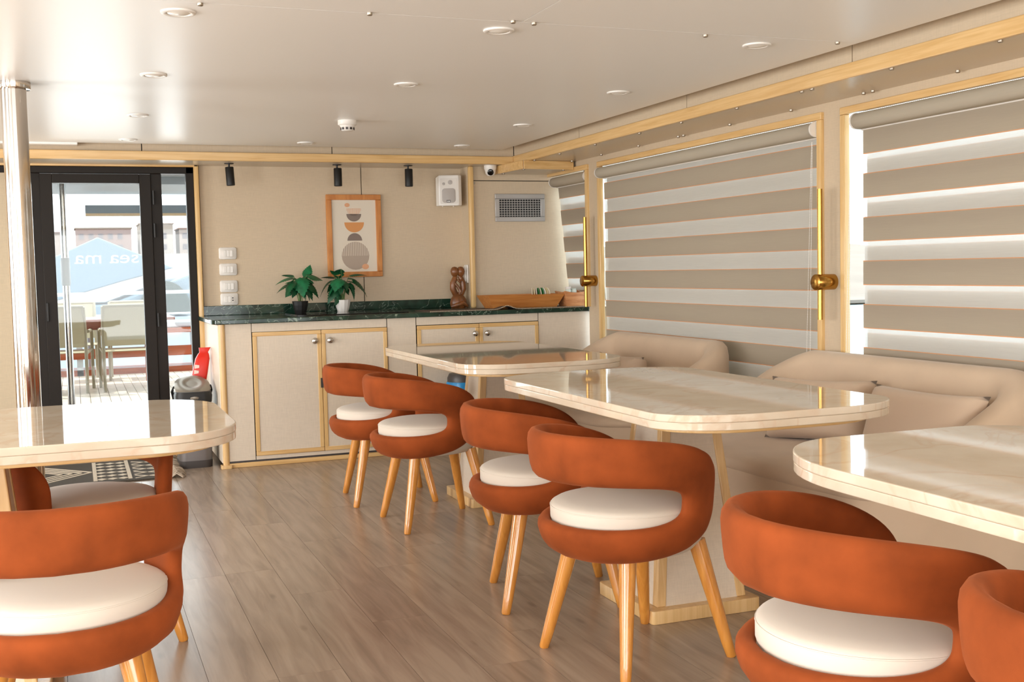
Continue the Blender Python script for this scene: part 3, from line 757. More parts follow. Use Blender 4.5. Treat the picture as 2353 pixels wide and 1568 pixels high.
# vent
r = thing('air_vent', 'aluminium air vent grille on the panel beside the corner window', 'vent', (2.994, YP - .001, 1.602))
vw, vh = .19, .098
box(-vw + .02, vw - .02, -.002, 0, -vh + .02, vh - .02).build('dark_duct', M['blackm'], r)
for (x0, x1, z0, z1) in ((-vw, vw, vh - .034, vh), (-vw, vw, -vh, -vh + .034), (-vw, -vw + .034, -vh + .034, vh - .034), (vw - .034, vw, -vh + .034, vh - .034)):
    box(x0, x1, -.012, 0, z0, z1).build('frame', M['alu'], r, bevel=.004)
for i in range(8):
    z = -vh + .042 + i * .0163; box(-vw + .034, vw - .034, -.010, -.0075, z, z + .0045).build('slat', M['alu'], r)
for i in range(15):
    X = -vw + .05 + i * .02; box(X, X + .003, -.0065, -.003, -vh + .034, vh - .034).build('slat', M['alu'], r)
# intercom handset on the return wall
r = thing('wall_handset', 'white wall handset beside the carved figure', 'phone', (2.611, 7.69, 1.14))
box(-.012, 0, -.035, .035, -.065, .065).build('base', M['white'], r, bevel=.006)
MB().loft([[(-.012 - d_, a, z) for a, d_ in ((-.02, 0), (-.02, .014), (.008, .014), (.008, 0))] for z in (-.055, -.03, .03, .055)]).build('receiver', M['white'], r, bevel=.004)

# ---- brass wall lamps
for y_, lab in ((6.872, 'brass rod wall lamp beside the small corner window'), (4.335, 'brass rod wall lamp between the two large windows')):
    r = thing('wall_lamp', lab, 'lamp', (XW, y_, 1.078), 0, 'brass wall lamps')
    hub = MB().lathe([(.001, 0), (.036, 0), (.036, .098), (.034, .10), (.001, .10)], n=32).build('hub', M['brass'], r, smooth=True)
    hub.rotation_euler[1] = -PI / 2
    MB().tube([(-.072, 0, -.17), (-.072, 0, .42)], .0115, 16).build('rod', M['brass'], r, smooth=True)

# ================================================================== BLINDS
def blind(label, y0, y1, zbot, tops, rear_shift, x0=XW + .01, tilt=0.0, x_gap=.022, chain=None, cass=(1.735, 1.812)):
    r = thing('roller_blind', label, 'blind', (x0, (y0 + y1) / 2, cass[1]))
    yc, hl = (y0 + y1) / 2, (y1 - y0) / 2
    def L(z): return z - cass[1]
    xo = lambda z: tilt * (cass[1] - z)
    # cassette
    P = [(-.055 + .035 * math.cos(a), -.034 + .034 * math.sin(a)) for a in [PI / 2 + PI * i / 10 for i in range(11)]] + [(.02, -.068), (.02, 0)]
    P = [(a + .03, b) for a, b in P]
    MB().loft([[(a, y, b) for a, b in P] for y in (-hl, hl)]).build('cassette', M['tan'], r, smooth=True)
    for s in (-1, 1):
        MB().loft([[(a * 1.04, s * (hl + dy), b * 1.04 + .001) for a, b in P] for dy in (0, .008)]).build('end_cap', M['white'], r)
    hb = .0035
    MB().tube([(.0, -hl, -.071), (.0, hl, -.071)], .004, 6).build('cassette_lip', M['whiteg'], r)
    period, ht = .19, .107
    t = .0006
    for layer in (0, 1):
        X = -.0 if layer == 0 else x_gap
        zt = [z + (rear_shift if layer else 0) for z in tops]
        segs = []
        for z in zt:
            segs.append(('strip', z - ht, z)); segs.append(('sheer_strip', z - period, z - ht))
        if layer: segs.append(('strip', zt[0] + period - ht, zt[0] + period)); segs.append(('sheer_strip', zt[0], zt[0] + period - ht))
        else: segs.append(('sheer_strip', zt[0], zt[0] + .09))
        for nm, za, zb in segs:
            za, zb = max(za, zbot), min(zb, cass[1] - .055)
            if zb - za < .004: continue
            mb = MB()
            def quad(a, b, mi):
                xa, xb = X + xo(a), X + xo(b); hh = hl - (.018 if nm == 'sheer_strip' and layer == 0 else 0.008)
                mb.add([(xa, -hl + .008, L(a)), (xa, hh, L(a)), (xb, hh, L(b)), (xb, -hl + .008, L(b)), (xa + t, -hl + .008, L(a)), (xa + t, hh, L(a)), (xb + t, hh, L(b)), (xb + t, -hl + .008, L(b))],
                       [(0, 1, 2, 3), (7, 6, 5, 4)], mi)
            if nm == 'strip':
                quad(za + hb, zb - hb, 0); quad(za, za + hb, 1); quad(zb - hb, zb, 1)
                mb.build('fabric_strip', [M['tan'], M['edge']], r)
            else:
                quad(za, zb, 0); mb.build('sheer_strip', M['sheer'], r)
    # weighted bottom bar
    if zbot < .8: box(-.008, .02, -hl + .006, hl - .006, L(zbot) - .02, L(zbot)).build('bottom_bar', M['whiteg'], r)
    if chain:
        for (ya, yb) in chain:
            n = 90; mb = MB(); za, zb = 1.72, .62
            mb.tube([(-.035, ya - yc, L(za)), (-.03, yb - yc, L(zb))], .0009, 4)
            for i in range(n):
                u = i / n; p = Vector((-.035, ya - yc, L(za))).lerp(Vector((-.03, yb - yc, L(zb))), u)
                q = .0023
                mb.add([(p.x + q * a, p.y + q * b, p.z + q * c) for a, b, c in ((1, 0, 0), (-1, 0, 0), (0, 1, 0), (0, -1, 0), (0, 0, 1), (0, 0, -1))],
                       [(0, 2, 4), (2, 1, 4), (1, 3, 4), (3, 0, 4), (2, 0, 5), (1, 2, 5), (3, 1, 5), (0, 3, 5)])
            mb.build('bead_chain', M['white'], r)
    return r
T2 = [1.712, 1.522, 1.332, 1.142, .952, .762, .572]
blind('striped roller blind across the wide middle window', 4.445, 6.75, .57, T2, -.095, chain=((4.46, 4.52), (4.455, 4.49)))
T3 = [1.741, 1.551, 1.361, 1.171, .981, .791, .601]
blind('striped roller blind in the near window with thin bright gaps', 1.95, 4.145, .57, T3, -.128, chain=((4.165, 4.21), (4.175, 4.225)))
T1 = [1.768, 1.578, 1.388, 1.198, 1.008]
blind('short striped roller blind in the small corner window', 6.995, 7.57, .915, T1, -.150, x0=XW + .035, tilt=.09)

# ================================================================== CEILING FITTINGS
row = ['nearest', 'second', 'third', 'farthest']; colm = ['left', 'middle', 'right']
for iy, y_ in enumerate((3.665, 4.815, 6.025, 7.095)):
    for ix, x_ in enumerate((.335, 1.378, 2.395)):
        if iy == 2 and ix == 1: continue
        r = thing('ceiling_light', 'round white recessed ceiling light, %s column, %s row' % (colm[ix], row[iy]), 'ceiling light', (x_, y_, ZC), 0, 'recessed ceiling lights')
        MB().lathe([(.036, -.001), (.038, -.006), (.046, -.008), (.052, -.005), (.053, 0)], n=32, cap=False).build('ring', M['white'], r, smooth=True)
        MB().lathe([(.037, -.002), (.03, -.006), (.001, -.008)], n=32).build('lens', M['lens'], r, smooth=True)
r = thing('smoke_detector', 'white smoke detector between the ceiling lights', 'smoke detector', (1.396, 6.03, ZC))
MB().lathe([(.05, 0), (.05, -.022), (.046, -.026)], n=32).build('base', M['white'], r, smooth=True)
MB().lathe([(.042, -.026), (.036, -.036), (.034, -.05), (.026, -.056), (.001, -.056)], n=32).build('chamber', M['white'], r, smooth=True)
for i in range(10):
    a = 2 * PI * i / 10; o = box(-.006, .006, -.003, .003, -.05, -.038).build('vent_slot', M['badge'], r); o.location = (.0345 * math.cos(a), .0345 * math.sin(a), 0); o.rotation_euler[2] = a + PI / 2

# ---- steel pole
r = thing('steel_pole', 'polished stainless steel pillar in front of the glass door', 'pillar', (-.195, 5.14, 0))
MB().lathe([(.05, 0), (.05, ZC)], n=48).build('shaft', M['steel'], r, smooth=True)
MB().lathe([(.05, ZC - .03), (.066, ZC - .028), (.068, ZC - .024), (.068, ZC)], n=48, cap=False).build('collar', M['steel'], r, smooth=True)
MB().lathe([(.068, 0), (.068, .012), (.052, .016)], n=48, cap=False).build('foot_flange', M['steel'], r, smooth=True)

# ================================================================== TABLES
ZT_ = .753
def table(label, cx, cy, wx, wy, rx, ry):
    r = thing('marble_table', label, 'table', (cx, cy, 0), 0, 'marble topped pedestal tables')
    P = rrect(-wx / 2, wx / 2, -wy / 2, wy / 2, rx, ry, 12)
    MB().prism(P, ZT_ - .022, ZT_).build('top_slab', M['marble'], r, bevel=.003)
    MB().prism([(a * .998, b * .998) for a, b in P], ZT_ - .044, ZT_ - .0222).build('lower_slab', M['marble'], r, bevel=.002)
    MB().prism([(a * (1 - .05 / wx * 2), b * (1 - .05 / wy * 2)) for a, b in P], ZT_ - .060, ZT_ - .0445).build('rim', M['woodx'], r, bevel=.003)
    zb, zt, hb, ht = .045, ZT_ - .06, .170, .105
    c = .020
    for sx, sy in ((1, 0), (0, 1), (-1, 0), (0, -1)):
        mb = MB()
        def P4(h, z, dd): 
            q = h - dd
            if sx: return [(sx * q, -h + c, z), (sx * q, h - c, z), (sx * (q - .012), h - c, z), (sx * (q - .012), -h + c, z)]
            return [(-h + c, sy * q, z), (h - c, sy * q, z), (h - c, sy * (q - .012), z), (-h + c, sy * (q - .012), z)]
        mb.loft([P4(hb, zb, .004), P4(ht, zt, .004)]).build('panel', M['cab'], r)
    for sx in (-1, 1):
        for sy in (-1, 1):
            mb = MB()
            def C4(h, z): return [(sx * h, sy * h, z), (sx * (h - .034), sy * h, z), (sx * (h - .034), sy * (h - .034), z), (sx * h, sy * (h - .034), z)]
            mb.loft([C4(hb, zb), C4(ht, zt)]).build('post', M['pale'], r, bevel=.004)
    MB().prism(rrect(-.205, .205, -.205, .205, .012, n=3), 0, .045).build('plinth', M['pale'], r, bevel=.010, seg=3)
    return r
table('marble table farthest back, beside the base cabinets', 1.98, 5.45, .80, 1.62, .27, .20)
table('marble table in the middle of the window row', 1.916, 3.455, .81, 1.50, .27, .18)
table('marble table at the right edge, nearest the viewpoint', 1.85, 1.48, .88, 1.54, .26, .36)
table('marble table on the left in front of the steel pillar', -.31, 3.558, 1.454, .956, .23, .25)

# ================================================================== CHAIRS
def chair_proto():
    r = thing('tub_chair', 'rust velvet tub chair', 'chair', (0, 0, 0))
    dx = -.035
    def Rz(z):
        pts = [(.30, .175), (.335, .222), (.36, .246), (.40, .260), (.45, .268), (.55, .276), (.62, .283), (.71, .290)]
        if z <= pts[0][0]: return pts[0][1]
        for (a, b), (c, d) in zip(pts, pts[1:]):
            if z <= c: return b + (d - b) * (z - a) / (c - a)
        return pts[-1][1]
    N, T = 112, 9
    zc_h, bh, ah = .494, .062, math.radians(95)
    zc_o, bo, ao = .511, .189, math.radians(135)
    rings = []
    for i in range(N):
        ph = 2 * PI * i / N
        th_i, z_i = sell(ah, bh, ph, 3.4)
        no = 2.55 if math.sin(ph) >= 0 else 3.0
        th_o, z_o = sell(ao, bo, ph, no)
        z_i += zc_h; z_o += zc_o
        sec = []
        H = .026
        ts = [.5 - .5 * math.cos(PI * k / T) for k in range(T + 1)]
        def pt(t, s):
            th = th_i + (th_o - th_i) * t; z = z_i + (z_o - z_i) * t
            prof = (1 - abs(2 * t - 1) ** 4) ** .5
            R = Rz(z) - H + s * H * (prof if s > 0 else prof * .9)
            R *= 1 + .02 * math.cos(2 * th)          # slightly oval plan
            a = PI + th
            return (dx + R * math.cos(a), R * math.sin(a), z)
        for k in range(T + 1): sec.append(pt(ts[k], 1))
        for k in range(T - 1, 0, -1): sec.append(pt(ts[k], -1))
        rings.append(sec)
    n = len(rings[0]); vs = [p for q in rings for p in q]; fs = []
    for k in range(N):
        k2 = (k + 1) % N
        for i in range(n):
            j = (i + 1) % n; fs.append((k * n + i, k * n + j, k2 * n + j, k2 * n + i))
    sh = MB().add(vs, fs).build('back_shell', M['rust'], r, smooth=True); sh['label'] = 'rust velvet back shell with a long opening'
    for p in sh.data.polygons: p.use_smooth = True
    try: sh.data.set_sharp_from_angle(angle=PI)
    except Exception: pass
    # piping seams round both edges of the upper band
    MB().lathe([(.001, .333), (.17, .333), (.205, .340), (.226, .362), (.233, .385), (.233, .40), (.224, .42), (.001, .425)], c=(dx, 0), n=48).build('seat_drum', M['cream'], r, smooth=True)
    cu = MB().lathe([(.001, .42), (.220, .42), (.2235, .43), (.2235, .462), (.220, .470), (.208, .477), (.175, .484), (.12, .489), (.06, .492), (.001, .493)], c=(dx, 0), n=48).build('cushion', M['cream'], r, smooth=True)
    MB().tube([(dx + .2225 * math.cos(2 * PI * i / 48), .2225 * math.sin(2 * PI * i / 48), .464) for i in range(49)], .0022, 5, cap=False).build('piping', M['cream'], cu, smooth=True)
    for k in range(4):
        a = PI / 4 + k * PI / 2; ca, sa = math.cos(a), math.sin(a)
        MB().tube([(.185 * ca, .185 * sa, .35), (.27 * ca, .27 * sa, .05), (.284 * ca, .284 * sa, .004), (.2845 * ca, .2845 * sa, 0)], [.0265, .0175, .0155, .013], 20).build('leg', M['leg'], r, smooth=True)
    return r
ch = chair_proto(); grp = 'rust tub chairs'; ch['group'] = grp
R_ = math.radians
ch.location = (1.547, 3.05, 0); ch.rotation_euler[2] = R_(12); ch['label'] = 'rust velvet tub chair in full view at the near side of the middle table'
dup(ch, (1.565, 3.718, 0), R_(-14), 'rust velvet tub chair at the middle table, half hidden by the chair in front')
dup(ch, (1.537, 5.065, 0), R_(1), 'rust velvet tub chair at the far table, nearer the viewer of its pair')
dup(ch, (1.485, 5.715, 0), R_(-5), 'rust velvet tub chair farthest back, in front of the base cabinet doors')
dup(ch, (1.465, 1.80, 0), R_(-8), 'rust velvet tub chair at the near right table with its whole white cushion showing')
dup(ch, (1.455, 1.14, 0), R_(5), 'rust velvet tub chair cut off by the lower right corner')
dup(ch, (-.045, 2.80, 0), R_(86), 'rust velvet tub chair at the left edge with its back to the viewer')
dup(ch, (.02, 3.86, 0), R_(-68), 'rust velvet tub chair tucked under the far side of the left table')

# ================================================================== SOFAS
def sofa(label, y0, y1):
    yc = (y0 + y1) / 2; hl = (y1 - y0) / 2
    r = thing('bench_sofa', label, 'sofa', (2.8, yc, 0), 0, 'sand coloured sofas under the windows')
    ox = 2.8
    def plan(inset, n=40):
        """bow-fronted plan: front at x=2.36, back at 3.2"""
        P = []
        xf = 2.36 + inset; xb = 3.2; h = hl - inset
        for i in range(n + 1):
            u = -1 + 2 * i / n; s = abs(u)
            P.append((xf + .06 * s ** 2 + .16 * max(0, (s - .78) / .22) ** 2.2 - ox, -u * h))
        P += [(xb - ox, -h), (xb - ox, h)]
        return P
    base = [[(a, b, z) for a, b in plan(i_)] for i_, z in ((.03, .0), (.03, .04), (.012, .05), (.0, .12), (.0, .33), (.004, .375))]
    MB().loft(base).build('base', M['sofa'], r, smooth=True)
    seat = [[(a, b, z) for a, b in plan(i_)] for i_, z in ((.008, .37), (-.003, .378), (-.006, .395), (.004, .415), (.03, .428), (.10, .434))]
    MB().loft(seat).build('seat', M['sofa'], r, smooth=True)
    # wrap-around back with arms that slope to the seat
    path = []
    ya = hl - .062; xs_ = 2.56; xbk = 3.125; rc = .16
    for i in range(14): path.append((xs_ + (xbk - rc - xs_) * i / 13, ya))
    for i in range(1, 10): a = PI / 2 - PI / 2 * i / 10; path.append((xbk - rc + rc * math.cos(a), ya - rc + rc * math.sin(a)))
    m_ = 16
    for i in range(m_ + 1): path.append((xbk, ya - rc - 2 * (ya - rc) * i / m_))
    for i in range(1, 10): a = -PI / 2 * i / 10; path.append((xbk - rc + rc * math.cos(a), -ya + rc + rc * math.sin(a)))
    for i in range(14): path.append((xbk - rc - (xbk - rc - xs_) * i / 13, -ya))
    rings = []; n = len(path)
    for i, (px, py) in enumerate(path):
        a = Vector(path[max(i - 1, 0)]); b = Vector(path[min(i + 1, n - 1)]); d = (b - a).normalized(); nr = Vector((d.y, -d.x))   # nr points inward?
        if nr.dot(Vector((2.75 - px, -py))) < 0: nr = -nr
        h = min(.772, .445 + .566 * (px - 2.54))
        th = .062; endk = min(1, (min(i, n - 1 - i) + .4) / 3.0) ** .5; th *= endk
        lean = .035 * (h - .40) / .37
        z0 = .372
        sec = []
        for (s, zz) in ((1, z0), (1, z0 + (h - z0) * .55), (.96, h - .045), (.75, h - .018), (.35, h - .003), (-.1, h), (-.55, h - .006), (-.86, h - .028), (-.98, h - .07), (-1, z0 + (h - z0) * .5), (-1, z0)):
            off = s * th + (0 if s < 0 else lean * (1 - (zz - z0) / max(.01, h - z0)))
            sec.append((px + nr.x * off - ox, py + nr.y * off, zz))
        rings.append(sec)
    MB().loft(rings).build('backrest', M['sofa'], r, smooth=True)
    return r
sofa('sand upholstered sofa in the far bay beside the far marble table', 5.0, 6.47)
sofa('sand upholstered sofa behind the middle table with two scatter pillows', 2.98, 4.50)
# padded outer arm panel of the near end
def pillow(label, c, w, h, t, rz, tilt, mk='pillow'):
    n = 16; rings = []
    vs = []; fs = []
    for side in (1, -1):
        for i in range(n + 1):
            for j in range(n + 1):
                u, v = -1 + 2 * i / n, -1 + 2 * j / n
                k = (max(0, 1 - u ** 4) * max(0, 1 - v ** 4)) ** .45
                pin = 1 - .09 * (1 - abs(u) ** 2) * abs(v) ** 3; pin2 = 1 - .09 * (1 - abs(v) ** 2) * abs(u) ** 3
                vs.append((side * t / 2 * k, u * w / 2 * pin2, v * h / 2 * pin + h / 2))
    N = (n + 1) ** 2
    for side in (0, 1):
        for i in range(n):
            for j in range(n):
                q = (side * N + i * (n + 1) + j, side * N + (i + 1) * (n + 1) + j, side * N + (i + 1) * (n + 1) + j + 1, side * N + i * (n + 1) + j + 1)
                fs.append(q if side == 0 else q[::-1])
    mb = MB().add(vs, fs)
    o = mb.build('scatter_pillow', M[mk], None, smooth=True)
    bm = bmesh.new(); bm.from_mesh(o.data); bmesh.ops.remove_doubles(bm, verts=bm.verts, dist=1e-4); bm.to_mesh(o.data); bm.free()
    for p in o.data.polygons: p.use_smooth = True
    o.location = c; o.rotation_euler = (0, tilt, rz)
    return tag(o, label, 'pillow')
pillow('sand scatter pillow standing upright against the sofa back near its arm', (2.86, 3.36, .43), .56, .27, .17, R_(4), R_(16))
pillow('sand scatter pillow partly hidden behind the middle table top', (2.82, 3.91, .43), .46, .27, .17, R_(30), R_(18))
pillow('sand scatter pillow on the far sofa, its top edge showing over the far table', (2.87, 5.90, .43), .52, .24, .17, R_(3), R_(14))

# ================================================================== FLOOR THINGS
# pedal bin
r = thing('pedal_bin', 'grey pedal bin with a round topped lid beside the cabinet', 'bin', (.655, 7.25, 0))
P = rrect(-.105, .105, -.13, .13, .05, n=6)
MB().loft([[(a * k, b * k, z) for a, b in P] for k, z in ((.90, .02), (.92, .02), (1, .40))]).build('body', M['bin'], r, smooth=True)
MB().loft([[(a * k, b * k, z) for a, b in P] for k, z in ((.93, 0), (.94, .02), (.95, .045))]).build('base_ring', M['dkgrey'], r, smooth=True)
MB().loft([[(a * k, b * k, z) for a, b in P] for k, z in ((1.02, .40), (1.05, .44), (1.0, .465))]).build('collar', M['blackm'], r, smooth=True)
n = 32
lid = MB().loft([[((.112) * k * math.cos(2 * PI * i / n), .14 * k * math.sin(2 * PI * i / n), z + .02 + .052 * k * math.sin(2 * PI * i / n)) for i in range(n)] for k, z in ((.98, .452), (1.0, .462), (.95, .478), (.75, .488), (.5, .492), (.42, .488), (.25, .487), (.02, .487))]).build('lid', M['binlid'], r, smooth=True)
for s in (-1, 1): MB().tube([(s * .105, .06, .40), (s * .118, .03, .46), (s * .108, -.01, .49)], .008, 8).build('hinge_arm', M['rubber'], r, smooth=True)
# red packet standing behind the bin, leaning on the cabinet
r = thing('red_packet', 'red foil packet with a twisted top standing on the bin', 'packet', (.698, 7.43, .44))
rings = []
for w_, d_, z, sh in ((.046, .03, 0, 0), (.048, .034, .03, .006), (.046, .032, .12, .026), (.043, .03, .205, .044), (.033, .016, .235, .051), (.026, .011, .245, .053), (.036, .012, .275, .060)):
    rings.append([(sh + a, b, z) for a, b in rrect(-w_, w_, -d_, d_, min(w_, d_) * .5, n=4)])
pk = MB().loft(rings).build('foil', M['red'], r, smooth=True)
for i in range(5):
    z0 = .01 + i * .034; MB().add([(-.028 + .0045 * i, -.0352 + .0004 * i, z0), (.0 + .0045 * i, -.0352 + .0004 * i, z0 + .004), (.002 + .0045 * i, -.0352 + .0004 * i, z0 + .02), (-.026 + .0045 * i, -.0352 + .0004 * i, z0 + .026)], [(0, 1, 2, 3)]).build('white_print', M['print_white'], pk)
# rug with kilim pattern of raised bands
rg = thing('woven_rug', 'dark and cream geometric woven rug in front of the glass door', 'rug', (.0, 7.2, 0))
RX0, RX1, RY0, RY1 = -.75, .49, -.36, .40
box(RX0, RX1, RY0, RY1, 0, .010).build('ground_weave', M['rugd'], rg, bevel=.003)
def rugband(pts): 
    n = len(pts); MB().prism(pts, .0095, .0118).build('cream_motif', M['rugl'], rg)
def thick(p, q, w):
    d = (Vector(q) - Vector(p)).normalized(); nn = Vector((-d.y, d.x)) * w / 2
    rugband([tuple(Vector(p) - nn), tuple(Vector(q) - nn), tuple(Vector(q) + nn), tuple(Vector(p) + nn)])
for X in (.07, .26): thick((X, RY0 + .05), (X, RY1 - .02), .022)
for X in (-.56, .45): thick((X, RY0 + .05), (X, RY1 - .02), .018)
for k in range(4):                                   # big nested chevrons
    dd = k * .055
    for s in (1, -1):
        thick((.05 - dd, s * .005 + .02), (-.22 - dd, .02 + s * .30), .02); thick((-.52 + dd * .2, s * .005 + .02), (-.24 - dd * .3, .02 + s * (.28 - dd)), .014)
for ix in range(3):
    for iy in range(6):
        cx, cy = .105 + ix * .06, -.27 + iy * .115
        rugband([(cx - .03, cy), (cx, cy - .032), (cx + .03, cy), (cx, cy + .032)])
for k in range(5):
    Y_ = -.26 + k * .13; thick((.29, Y_ - .05), (.36, Y_), .014); thick((.36, Y_), (.29, Y_ + .05), .014); thick((.44, Y_ - .05), (.37, Y_), .014); thick((.37, Y_), (.44, Y_ + .05), .014)
mb = MB()
for i in range(150):
    y_ = random.uniform(RY0, RY1); L = random.uniform(.05, .085); a = random.uniform(-.6, .6)
    p = [(RX1 - .005, y_, .006), (RX1 + L * .4, y_ + L * .3 * math.sin(a), .022 + random.uniform(0, .016)), (RX1 + L * .8, y_ + L * .8 * math.sin(a), .014 + random.uniform(0, .01)), (RX1 + L, y_ + L * math.sin(a) * 1.3, .005)]
    mb.tube(p, [.004, .005, .005, .003], 5)
o = mb.build('fringe', M['fringe'], rg, smooth=True); o['kind'] = 'stuff'
# bag behind the far table
r = thing('waste_basket', 'dark waste basket with a blue liner behind the far table', 'bin', (2.29, 6.84, 0))
MB().lathe([(.085, 0), (.09, .01), (.105, .44), (.108, .46)], n=24).build('basket', M['dkgrey'], r, smooth=True)
rings = []
for rr, z in ((.107, .36), (.113, .40), (.115, .45), (.110, .466), (.100, .455)):
    rings.append([((rr + .004 * math.sin(5 * a) + .003 * math.sin(11 * a)) * math.cos(a), (rr + .004 * math.sin(5 * a)) * math.sin(a), z - (.03 * math.sin(3 * a) if z < .39 else 0)) for a in [2 * PI * i / 48 for i in range(48)]])
MB().loft(rings, cap=False).build('liner', M['blue'], r, smooth=True)
MB().lathe([(.112, .466), (.112, .49), (.10, .515), (.001, .52)], n=24).build('lid', M['dkgrey'], r, smooth=True)
r = thing('black_case', 'black rounded case at the end of the far sofa', 'case', (2.68, 6.66, 0))
MB().loft([[(a * k, b * k, z) for a, b in rrect(-.13, .13, -.07, .07, .06, n=6)] for k, z in ((.9, 0), (1, .02), (1, .34), (.92, .385), (.7, .40))]).build('shell', M['blackm'], r, smooth=True)
MB().tube([(-.06, 0, .395), (-.05, 0, .425), (.05, 0, .425), (.06, 0, .395)], .008, 8).build('handle', M['rubber'], r, smooth=True)

# ================================================================== OUTSIDE
deck = box(-4.5, 4.5, 7.9, 15.2, -.12, -.012).build('deck', M['floorbase']); struct(deck, 'teak boat deck beyond the glass door')
dcache = None
for i in range(44):
    x_ = -1.6 + i * .09
    if dcache is None:
        o = box(0, .085, 7.9, 15.2, -.012, 0).build('plank', M['teak'], deck); dcache = o.data
    else:
        o = bpy.data.objects.new('plank', dcache); COL.objects.link(o); o.parent = deck
    o.location = (x_, 0, 0)
# canopy over the deck
cn = sroot('trim_5', 'white deck canopy with a wooden edge beam')
box(-4, 4, 7.9, 12.0, 1.99, 2.03).build('canopy_board', M['hull'], cn)
box(.14, 4, 11.95, 12.05, 1.80, 1.88).build('edge_beam', M['canvas'], cn); box(.14, 4, 11.94, 12.05, 1.775, 1.80).build('edge_strip', M['woodx'], cn)
box(-4, 4, 9.9, 10.0, 1.93, 1.99).build('canopy_rib', M['hull'], cn)
# deck post
r = thing('deck_post', 'slim polished steel post just outside the glass door', 'post', (-.045, 8.35, 0))
MB().lathe([(.024, .012), (.024, 1.99)], n=24).build('shaft', M['steel'], r, smooth=True)
MB().lathe([(.045, 0), (.045, .012), (.026, .018)], n=24).build('flange', M['steel'], r, smooth=True)
MB().lathe([(.026, 1.12), (.03, 1.13), (.03, 1.30), (.026, 1.31)], n=24).build('sleeve', M['hull'], r, smooth=True)
# deck table and chairs
r = thing('deck_table', 'dark varnished wooden table on the deck', 'table', (.25, 13.15, 0))
box(-.75, .75, -.45, .45, .705, .735).build('top', M['mahog'], r, bevel=.006); box(-.55, .55, -.32, .32, .62, .705).build('apron', M['mahog'], r)
for sx in (-1, 1):
    for sy in (-1, 1): box(sx * .5 - .03, sx * .5 + .03, sy * .3 - .03, sy * .3 + .03, 0, .62).build('leg', M['mahog'], r)
def deck_chair():
    r = thing('deck_chair', 'x', 'chair', (0, 0, 0), 0, 'pale mesh deck chairs')
    for s in (-1, 1):
        MB().tube([(s * .24, -.27, 0), (s * .24, -.25, .40), (s * .24, -.26, .62), (s * .235, -.33, .88)], .017, 8).build('back_post', M['taupe'], r, smooth=True)
        MB().tube([(s * .27, .26, 0), (s * .27, .25, .58), (s * .27, .20, .625), (s * .265, -.24, .63)], .017, 8).build('arm_frame', M['taupe'], r, smooth=True)
        MB().tube([(s * .24, -.25, .40), (s * .26, .24, .42)], .016, 8).build('seat_rail', M['taupe'], r, smooth=True)
    MB().tube([(-.235, -.33, .88), (.235, -.33, .88)], .015, 8).build('top_rail', M['taupe'], r, smooth=True)
    MB().add([(-.235, -.258, .47), (.235, -.258, .47), (.232, -.328, .87), (-.232, -.328, .87), (-.235, -.252, .47), (.235, -.252, .47), (.232, -.322, .87), (-.232, -.322, .87)],
             [(0, 1, 2, 3), (7, 6, 5, 4), (0, 4, 5, 1), (1, 5, 6, 2), (2, 6, 7, 3), (3, 7, 4, 0)]).build('back_mesh', M['mesh'], r)
    box(-.25, .25, -.25, .24, .408, .416).build('seat_mesh', M['mesh'], r)
    return r
dc = deck_chair(); dc.location = (.50, 12.62, 0); dc['label'] = 'pale mesh deck chair seen through the middle of the glass door'
dup(dc, (-.13, 12.62, 0), R_(-4), 'pale mesh deck chair seen beside the slim outdoor post')
dup(dc, (.62, 13.95, 0), PI, 'pale mesh deck chair across the deck table on the right')
dup(dc, (-.02, 13.95, 0), PI, 'pale mesh deck chair across the deck table on the left')
dup(dc, (-.80, 12.6, 0), R_(2), 'pale mesh deck chair glimpsed left of the steel pillar')
# bench at the stern
r = thing('deck_bench', 'wooden stern bench with white cushion behind the deck chairs', 'bench', (.9, 14.75, 0))
box(-2.4, 1.6, -.25, .25, .48, .54).build('seat_board', M['mahog'], r); box(-2.4, 1.6, -.22, -.16, .20, .32).build('rail', M['mahog'], r); box(-2.4, 1.6, -.20, .25, .0, .07).build('rail', M['mahog'], r)
box(-2.4, 1.6, -.18, .25, .54, .62).build('cushion', M['hull'], r, bevel=.02)
for xx in (-2.35, -.9, .45, 1.5): box(xx, xx + .07, -.2, .2, 0, .48).build('leg', M['hull'], r)
r = thing('stern_railing', 'white stern railing of the deck', 'railing', (0, 15.05, 0))
MB().tube([(-4, 0, .97), (4, 0, .97)], .022, 8).build('rail', M['hull'], r, smooth=True); MB().tube([(-4, 0, .70), (4, 0, .70)], .012, 8).build('rail', M['hull'], r, smooth=True)
for i in range(9): MB().tube([(-3.6 + i * .9 + .15, 0, 0), (-3.6 + i * .9 + .15, 0, .97)], .02, 8).build('post', M['hull'], r, smooth=True)
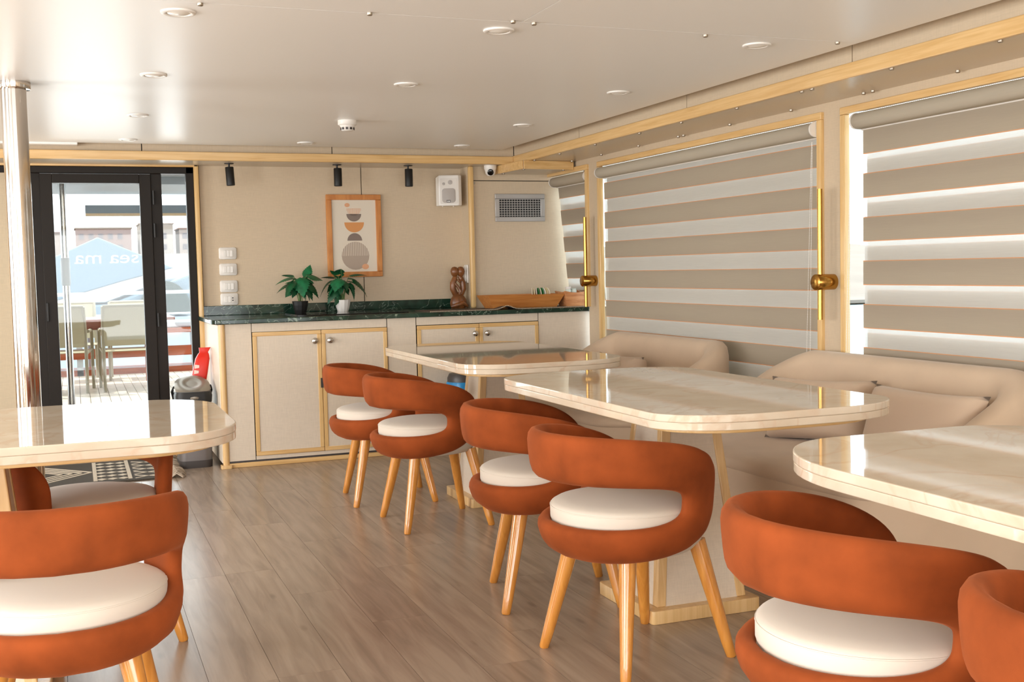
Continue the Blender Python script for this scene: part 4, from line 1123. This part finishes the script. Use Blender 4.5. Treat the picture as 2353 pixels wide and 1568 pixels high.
# neighbouring boat
r = thing('moored_boat', 'white boat with pale cover and arched window moored behind the deck', 'boat', (1.0, 19.5, -1.2))
P = [(-3.2, 0), (4.5, 0), (4.8, 1.75), (-3.2, 1.75)]
def slabxz(P, y0, y1): 
    n = len(P); return MB().add([(a, y0, b) for a, b in P] + [(a, y1, b) for a, b in P], [tuple(range(n)), tuple(range(n, 2 * n))[::-1]] + [(i, n + i, n + (i + 1) % n, (i + 1) % n) for i in range(n)])
slabxz(P, -.8, 2.5).build('hull', M['hull'], r, bevel=.05)
slabxz([(-3, 1.7), (.2, 1.7), (1.5, 2.35), (3.4, 3.0), (3.4, 3.25), (1.3, 2.60), (-.5, 1.95), (-3, 1.95)], -.75, 2.0).build('cabin_side', M['canvas'], r, bevel=.03)
slabxz([(-1.7, 1.9), (-1.7, 2.5), (-.62, 3.0), (.5, 2.5), (-.3, 2.3)], -.6, 1.6).build('cover', M['canvas'], r, bevel=.02)
slabxz([(.33 + .40 * math.cos(a), 1.80 + .50 * math.sin(a)) for a in [PI * i / 16 for i in range(17)]], -.86, -.78).build('arched_window', M['tint'], r)
# shore with buildings
gr = box(-300, 400, 60, 420, -1.5, -1.3).build('shore', M['sand']); struct(gr, 'pale sandy shore across the harbour')
wa = box(-300, 400, -200, 420, -1.9, -1.6).build('water', M['water']); struct(wa, 'pale harbour water')
slope = MB().add([(-60, 70, -1.3), (90, 70, -1.3), (90, 118, 3.4), (-60, 118, 3.4), (-60, 200, 3.4), (90, 200, 3.4), (-60, 200, -1.3), (90, 200, -1.3)], [(0, 1, 2, 3), (3, 2, 5, 4), (4, 5, 7, 6), (0, 3, 4, 6), (1, 7, 5, 2), (0, 6, 7, 1)]).build('hillside', M['sand']); struct(slope, 'pale slope below the far buildings')
for i, (x0, w_, h_, lab) in enumerate(((-6, 5, 2.2, 'low pale building at the left of the far shore'), (.4, 5.2, 2.6, 'pink flat roofed building on the far shore behind the lettering'), (6.4, 3.2, 3.0, 'cream flat roofed building in the middle of the far shore'), (10.2, 6, 2.5, 'pale building on the far shore seen through the narrow pane'))):
    r = thing('far_building', lab, 'building', (x0, 120, 3.4), 0, 'buildings across the harbour')
    box(0, w_, 0, 5, 0, h_).build('walls', M['build'][i % 3], r); box(-.1, w_ + .1, -.1, 5.1, h_, h_ + .12).build('roof', M['build'][(i + 1) % 3], r)
    for fl in range(2):
        for k in range(int(w_ / .9)):
            box(.3 + k * .9, .75 + k * .9, -.04, .02, .45 + fl * 1.1, 1.0 + fl * 1.1).build('window', M['bwin'], r)
